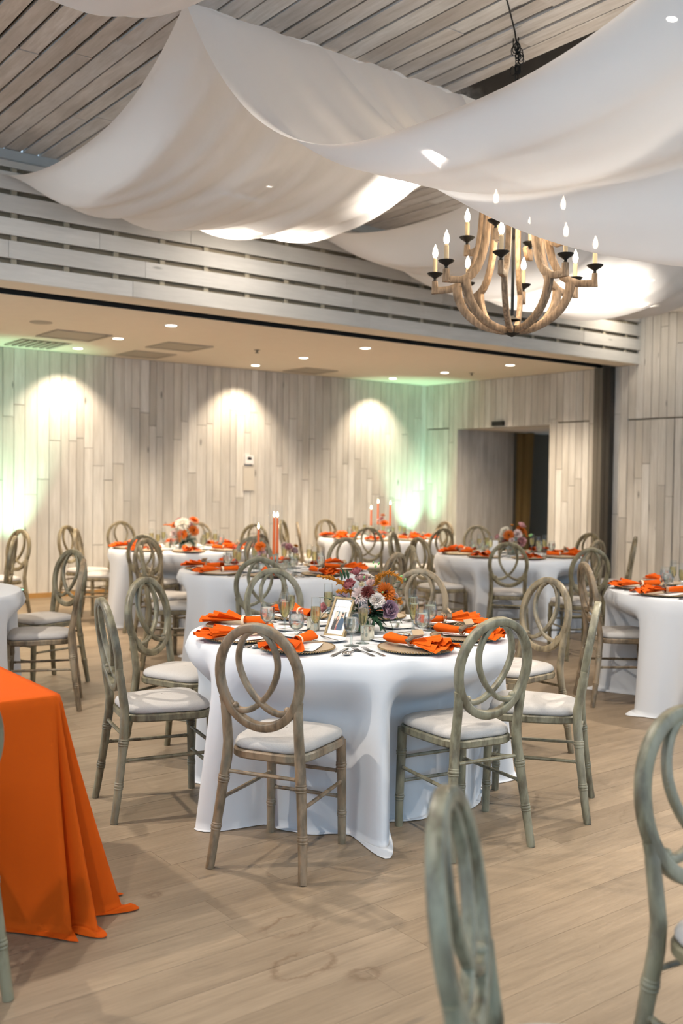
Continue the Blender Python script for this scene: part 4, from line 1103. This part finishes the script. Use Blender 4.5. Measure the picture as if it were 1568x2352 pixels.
# ------------------------------------------------------------------ flowers
def add_petal(mb, c, a, o, L, W, phi, curl, cup, mi=0, ruffle=0.0, seed=0.0, nu=5, nv=5):
    c, a, o = Vector(c), Vector(a), Vector(o); s = a.cross(o)
    def fn(u, v):
        i = u*2-1; ang = phi + curl*v*0.5; w = W*max(0.05, sin(pi*(0.10+0.72*v)))**0.8
        p = c + a*(L*v*cos(ang)) + o*(L*v*sin(ang)) + s*(w*i)
        an = phi + curl*v; p += (a*sin(an) - o*cos(an))*(cup*i*i*W)
        if ruffle: p += (a*cos(seed+i*9) + o*sin(seed*2+i*7))*ruffle*v*v
        return p
    mb.grid(nu, nv, fn, mi)
def flower_mesh(kind, mat, mat2=None, seed=1):
    r_ = random.Random(seed); mb = MB(); Z = Vector((0, 0, 1))
    def ringp(n, r0, z0, L, W, phi, curl, cup, ruffle=0.0, mi=0, nu=5, nv=5):
        a0 = r_.random()*6
        for k in range(n):
            a = a0 + 2*pi*k/n + r_.uniform(-0.12, 0.12); o = Vector((cos(a), sin(a), 0))
            add_petal(mb, o*r0 + Z*z0, Z, o, L*r_.uniform(0.9, 1.1), W, phi+r_.uniform(-0.08, 0.08), curl, cup, mi, ruffle, r_.random()*6, nu, nv)
    if kind == 'rose':
        for (n, r0, L, W, phi, cu_) in ((3, 0.02, 0.80, 0.22, -0.2, -0.2), (4, 0.09, 0.88, 0.34, -0.1, -0.15), (5, 0.17, 0.95, 0.44, 0.08, 0.1), (6, 0.25, 1.0, 0.52, 0.25, 0.35), (6, 0.30, 0.95, 0.56, 0.5, 0.6)): ringp(n, r0, -0.45, L, W, phi, cu_, 0.7, 0.02)
    elif kind == 'ranunculus':
        mb.ball((0, 0, -0.05), 0.5, 10, 7)
        for (n, r0, L, W, phi, cu_) in ((5, 0.02, 0.72, 0.22, -0.25, -0.2), (6, 0.12, 0.85, 0.30, -0.05, -0.5), (7, 0.20, 0.95, 0.36, 0.15, -0.7), (8, 0.28, 1.05, 0.40, 0.45, -0.8), (8, 0.30, 1.05, 0.42, 0.75, -0.7), (8, 0.30, 0.95, 0.42, 1.05, -0.4)): ringp(n, r0, -0.45, L, W, phi, cu_, 0.75, 0.03)
    elif kind in ('dahlia', 'mum'):
        mb.ball((0, 0, 0.0), 0.22, 8, 6, 1 if mat2 else 0)
        for (n, L, phi) in ((9, 0.40, 0.25), (13, 0.60, 0.55), (17, 0.78, 0.85), (20, 0.92, 1.1), (22, 1.0, 1.35), (20, 1.0, 1.6)): ringp(n, 0.08, -0.08, L, 0.085 if kind == 'dahlia' else 0.07, phi, 0.25, 0.6, 0.0, nu=3, nv=5)
    elif kind == 'carnation':
        for (n, L, W, phi) in ((6, 0.70, 0.22, 0.1), (8, 0.82, 0.28, 0.42), (9, 0.92, 0.32, 0.75), (10, 1.0, 0.36, 1.05), (10, 1.0, 0.36, 1.35)): ringp(n, 0.05, -0.25, L, W, phi, 0.3, 0.2, 0.10)
    elif kind == 'pod':
        mb.ball((0, 0, 0), (0.6, 0.6, 0.5), 10, 7)
        ringp(12, 0.3, 0, 0.75, 0.14, 0.9, 0.3, 0.3, nu=3, nv=3)
    elif kind == 'bud':
        mb.ball((0, 0, 0), (0.62, 0.62, 0.95), 8, 7); ringp(4, 0.2, -0.7, 1.0, 0.30, 0.35, -0.6, 0.6, nu=3, nv=4)
    return mb.mesh(kind, [mat] + ([mat2] if mat2 else []), angle=None)
FM = {}
def fmesh(kind, mat, mat2=None):
    k = (kind, mat.name)
    if k not in FM: FM[k] = flower_mesh(kind, mat, mat2, len(FM)+2)
    return FM[k]
RV = Vector((SY, -CY, 0)); TC = Vector((-CY, -SY, 0))
def leaf_into(mb, p, d, L, W, mi=0):
    d = Vector(d).normalized(); up = Vector((0, 0, 1)) if abs(d.z) < 0.9 else Vector((1, 0, 0)); s = d.cross(up).normalized(); nn = s.cross(d)
    def fn(u, v):
        i = u*2-1; w = W*sin(pi*(0.04+0.94*v))**0.9
        q = Vector(p) + d*(L*v) + s*(w*i) + nn*(0.25*W*i*i - 0.22*L*v*v); q.z = max(q.z, 0.003); return q
    mb.grid(3, 6, fn, mi)
def plume(parent, pts, mat, name='amaranth_plume'):
    mb = MB(); r_ = random.Random(len(pts)*7)
    P_ = [Vector(p) for p in pts]
    mb.sweep(P_, [0.003]*len(P_), n=5)
    for i in range(len(P_)-1):
        for k in range(46):
            t = r_.random(); p = P_[i].lerp(P_[i+1], t); g = (i+t)/(len(P_)-1); wd = 0.020*(1-0.72*g)
            q = p + Vector((r_.gauss(0, 0.6), r_.gauss(0, 0.6), r_.gauss(0, 0.6)))*wd
            mb.sweep([p, q + (P_[i+1]-P_[i]).normalized()*0.010], [0.0042, 0.0022], n=4)
    return mb.build(name, mat, parent)
def arrangement(tb, base, items, plumes, label, nleaf=70, spread=0.15, seed=3, vase=True, height=0.20):
    t_ = thing('floral_arrangement', label, 'flowers', base); r_ = random.Random(seed)
    if vase: MB().lathe([(0.0, 0.001), (0.042, 0.001), (0.045, 0.006), (0.050, 0.085), (0.047, 0.085), (0.043, 0.02), (0.0, 0.018)], 24).build('vase', MERCURY, t_)
    for (kind, mat, mat2, dx, dz, c, R, tilt) in items:
        p = RV*dx + TC*c + Vector((0, 0, dz))
        st = link('stem', MB().sweep([(p.x*0.15, p.y*0.15, 0.07), (p.x*0.55, p.y*0.55, dz*0.6), (p.x, p.y, dz-R*0.3)], 0.0022, n=5).mesh('stem', STEM), t_)
        f = link(kind, fmesh(kind, mat, mat2), t_)
        ax = (Vector((p.x, p.y, (dz-height*0.45)))*1.0 + TC*0.05*tilt).normalized()
        f.matrix_local = Matrix.Translation(p) @ ax.to_track_quat('Z', 'Y').to_matrix().to_4x4() @ Matrix.Rotation(r_.random()*6, 4, 'Z') @ Matrix.Scale(R, 4)
        st.parent = f; st.matrix_parent_inverse = f.matrix_local.inverted()
    for pl, m in plumes: plume(t_, [RV*a + TC*c + Vector((0, 0, b)) for a, b, c in pl], m)
    fl = MB()
    for k in range(nleaf):
        a = r_.random()*6.28; e = r_.uniform(-0.45, 0.9); d = Vector((cos(a)*cos(e), sin(a)*cos(e), sin(e)))
        p = Vector((0, 0, height*0.45)) + Vector((d.x*spread*0.35, d.y*spread*0.35, d.z*height*0.25))
        leaf_into(fl, p, d, r_.uniform(0.06, 0.11)*spread/0.15, r_.uniform(0.011, 0.020)*spread/0.15, 0 if r_.random() < 0.72 else 1)
    tag(fl.build('foliage', [LEAF, LEAF2], t_, angle=None), kind='stuff')
    return t_
T1B = Vector((TB['T1'][0]+0.06, TB['T1'][1]-0.015, ZI))
arr = arrangement('T1', T1B, [
    ('ranunculus', P_MAUVE, None, -0.031, 0.290, 0.00, 0.030, 1), ('ranunculus', P_DUSTY, None, -0.004, 0.258, 0.01, 0.034, 1), ('ranunculus', P_MAUVE, None, -0.062, 0.232, 0.05, 0.034, 1),
    ('pod', P_TAN, None, -0.004, 0.236, 0.075, 0.017, 2), ('dahlia', P_BLUSH, P_CREAM, -0.010, 0.186, 0.085, 0.042, 2), ('dahlia', P_BURG, None, 0.024, 0.205, 0.110, 0.030, 2),
    ('carnation', P_CREAM, None, 0.072, 0.168, 0.115, 0.036, 2), ('dahlia', P_RUST, P_BURG, 0.114, 0.200, 0.060, 0.048, 2), ('rose', P_LAV, None, 0.126, 0.122, 0.100, 0.048, 3),
    ('ranunculus', P_MAUVE, None, -0.185, 0.108, -0.05, 0.028, 1), ('carnation', P_BLUSH, None, 0.165, 0.172, 0.0, 0.022, 1), ('carnation', P_BLUSH, None, 0.01, 0.12, 0.105, 0.024, 3), ('carnation', P_CREAM, None, 0.03, 0.262, -0.03, 0.028, 1),
    ('ranunculus', P_DUSTY, None, 0.05, 0.22, -0.10, 0.034, 0), ('rose', P_LAV, None, -0.09, 0.16, -0.09, 0.040, 0), ('dahlia', P_RUST, P_BURG, 0.04, 0.15, -0.14, 0.042, 0),
    ('bud', BUD, None, 0.062, 0.318, 0.02, 0.010, 0), ('bud', BUD, None, 0.078, 0.332, 0.01, 0.008, 0), ('bud', BUD, None, 0.052, 0.336, 0.0, 0.007, 0), ('bud', BUD, None, 0.186, 0.272, 0.02, 0.010, 0),
    ('bud', BUD, None, 0.205, 0.258, 0.02, 0.008, 0), ('bud', BUD, None, 0.094, 0.206, 0.125, 0.008, 2), ('bud', BUD, None, 0.008, 0.270, 0.06, 0.009, 1)],
    [([(-0.070, 0.215, 0.02), (-0.115, 0.245, 0.02), (-0.155, 0.262, 0.02), (-0.205, 0.268, 0.02)], P_AMBER), ([(0.060, 0.225, 0.01), (0.085, 0.272, 0.02), (0.120, 0.290, 0.02), (0.160, 0.278, 0.03), (0.190, 0.248, 0.03)], P_AMBER), ([(-0.05, 0.20, 0.05), (-0.085, 0.205, 0.06), (-0.115, 0.200, 0.06)], P_AMBER), ([(0.13, 0.17, 0.0), (0.17, 0.165, 0.01), (0.185, 0.145, 0.01)], P_AMBER)],
    'mixed bouquet of mauve, rust, cream and lavender blooms on the nearest table', 120, 0.16)
lv = MB()
for (dx, dz, c, ddx, ddz, L) in ((-0.085, 0.255, 0, -0.15, 0.9, 0.055), (-0.10, 0.245, 0, -0.05, 1, 0.05), (-0.07, 0.25, 0.0, 0.0, 1, 0.05), (-0.15, 0.15, -0.03, -0.9, 0.3, 0.06), (-0.16, 0.10, -0.03, -0.8, -0.6, 0.07), (0.12, 0.09, 0.08, 0.5, -0.8, 0.075), (0.14, 0.10, 0.06, 0.8, -0.5, 0.07), (0.05, 0.08, 0.10, 0.1, -0.9, 0.06), (0.15, 0.235, 0.01, 0.8, 0.3, 0.06), (0.13, 0.22, 0.02, 0.9, 0.0, 0.06), (0.08, 0.07, 0.1, 0.3, -0.9, 0.05)):
    leaf_into(lv, RV*dx + TC*c + Vector((0, 0, dz)), RV*ddx + Vector((0, 0, ddz)), L, 0.012)
lv.build('long_leaves', LEAF, arr, angle=None)
B3 = (TB['T3'][0], TB['T3'][1], ZI)
arrangement('T3', B3, [('mum', P_WHITE, None, 0.00, 0.26, 0.08, 0.075, 2), ('dahlia', P_ORANGE, P_BURG, 0.115, 0.30, 0.02, 0.050, 1), ('dahlia', P_ORANGE, P_BURG, 0.005, 0.155, 0.11, 0.052, 3), ('dahlia', P_RUST, None, -0.085, 0.25, 0.04, 0.045, 1),
    ('dahlia', P_RUST, None, 0.12, 0.19, 0.07, 0.055, 2), ('ranunculus', P_PINK, None, -0.05, 0.29, 0.0, 0.040, 1), ('ranunculus', P_PINK, None, 0.075, 0.25, 0.03, 0.032, 1), ('carnation', P_BLUSH, None, -0.09, 0.16, 0.09, 0.036, 2), ('dahlia', P_RUST, None, 0.05, 0.22, -0.10, 0.05, 0), ('mum', P_WHITE, None, -0.06, 0.2, -0.1, 0.05, 0)],
    [([(-0.08, 0.22, 0.0), (-0.14, 0.245, 0.0), (-0.20, 0.245, 0.0)], P_RUST)], 'orange and ivory bouquet with dahlias on the far left table', 80, 0.15, 8)
B5 = (TB['T5'][0], TB['T5'][1], ZI)
arrangement('T5', B5, [('mum', P_WHITE, None, -0.075, 0.25, 0.02, 0.05, 1), ('mum', P_WHITE, None, -0.105, 0.21, 0.03, 0.035, 1), ('dahlia', P_RUST, None, -0.045, 0.20, 0.09, 0.055, 2), ('dahlia', P_RUST, None, 0.09, 0.26, 0.02, 0.05, 1), ('ranunculus', P_PINK, None, 0.10, 0.30, 0.0, 0.042, 1),
    ('carnation', P_BLUSH, None, 0.045, 0.22, 0.09, 0.045, 2), ('rose', P_PINK, None, 0.075, 0.14, 0.11, 0.055, 3), ('carnation', P_BLUSH, None, -0.02, 0.15, 0.12, 0.03, 3), ('ranunculus', P_PINK, None, -0.15, 0.18, 0.02, 0.03, 1), ('pod', P_AMBER, None, 0.0, 0.30, 0.0, 0.022, 1), ('bud', BUD, None, 0.19, 0.20, 0.0, 0.025, 0), ('dahlia', P_BURG, None, -0.07, 0.13, 0.10, 0.045, 3)],
    [([(0.08, 0.22, 0.02), (0.13, 0.24, 0.02), (0.15, 0.19, 0.02)], P_RUST)], 'rust, ivory and pink bouquet on the doorway table', 80, 0.15, 9)

# bud vases and taper candles on the candlelit and corner tables
def bud_vase(base, items, label):
    t_ = arrangement('', base, items, [], label, 14, 0.06, 5, vase=False, height=0.16)
    MB().lathe([(0.0, 0.001), (0.020, 0.001), (0.024, 0.02), (0.020, 0.06), (0.014, 0.085), (0.017, 0.095)], 18).build('vase', GLASSBASE, t_)
def taper(base, h, hold, label, tube=True):
    t_ = thing('taper_candle', label, 'candle', base, 0, 'orange taper candles')
    MB().lathe([(0.0, 0.001), (0.032, 0.001), (0.034, 0.005), (0.012, 0.012), (0.010, hold-0.012), (0.015, hold-0.006), (0.015, hold+0.006), (0.012, hold+0.006)], 18, cap1=True).build('holder', MERCURY, t_)
    wt = MB().lathe([(0.0115, hold+0.0065), (0.0095, hold+h*0.9), (0.007, hold+h), (0.001, hold+h+0.003)], 14, cap0=True).build('wax_taper', TAPER, t_)
    MB().lathe([(0.0008, hold+h+0.003), (0.0065, hold+h+0.012), (0.0075, hold+h+0.020), (0.004, hold+h+0.035), (0.0005, hold+h+0.048)], 10).build('flame', FLAME, wt)
    if tube: MB().lathe([(0.045, 0.001), (0.045, hold+h+0.10)], 24).build('glass_chimney', CHIMNEY, t_)
c2 = TB['T2']; c4 = TB['T4']
def off(c, a, b): q = Vector((c[0], c[1], ZI)) + RV*a + TC*b; return (q.x, q.y, q.z)
taper(off(c2, -0.13, 0.02), 0.19, 0.14, 'short orange taper in glass on the candlelit middle table')
taper(off(c2, 0.00, 0.10), 0.30, 0.13, 'tall orange taper in glass on the candlelit middle table')
taper(off(c2, 0.012, -0.13), 0.30, 0.12, 'orange taper behind the tall one on the candlelit middle table')
bud_vase(off(c2, -0.10, 0.14), [('mum', P_ORANGE, None, -0.005, 0.20, 0.02, 0.045, 2), ('carnation', P_PINK, None, 0.01, 0.155, 0.03, 0.03, 2), ('carnation', P_BLUSH, None, 0.02, 0.11, 0.04, 0.045, 2)], 'bud vase of orange and pink blooms left of the tapers')
bud_vase(off(c2, 0.13, 0.05), [('carnation', P_BLUSH, None, -0.05, 0.21, 0.0, 0.028, 1), ('rose', P_PINK, None, -0.01, 0.19, 0.03, 0.036, 2), ('rose', P_DUSTY, None, 0.035, 0.16, 0.03, 0.032, 2), ('mum', P_AMBER, None, 0.045, 0.20, 0.0, 0.022, 1)], 'bud vase of pink roses right of the tall taper')
taper(off(c4, -0.10, 0.05), 0.21, 0.16, 'left taper of three on the corner table')
taper(off(c4, -0.01, -0.04), 0.28, 0.17, 'tallest middle taper of three on the corner table')
taper(off(c4, 0.145, 0.03), 0.27, 0.16, 'right taper of three on the corner table')
bud_vase(off(c4, 0.045, 0.14), [('mum', P_ORANGE, None, 0.02, 0.20, 0.02, 0.06, 1), ('carnation', P_PINK, None, -0.02, 0.26, 0.0, 0.035, 1), ('dahlia', P_RUST, None, 0.00, 0.30, 0.0, 0.03, 1), ('carnation', P_BLUSH, None, -0.05, 0.24, 0.0, 0.03, 1)], 'bud vase of orange blooms among the corner table tapers')
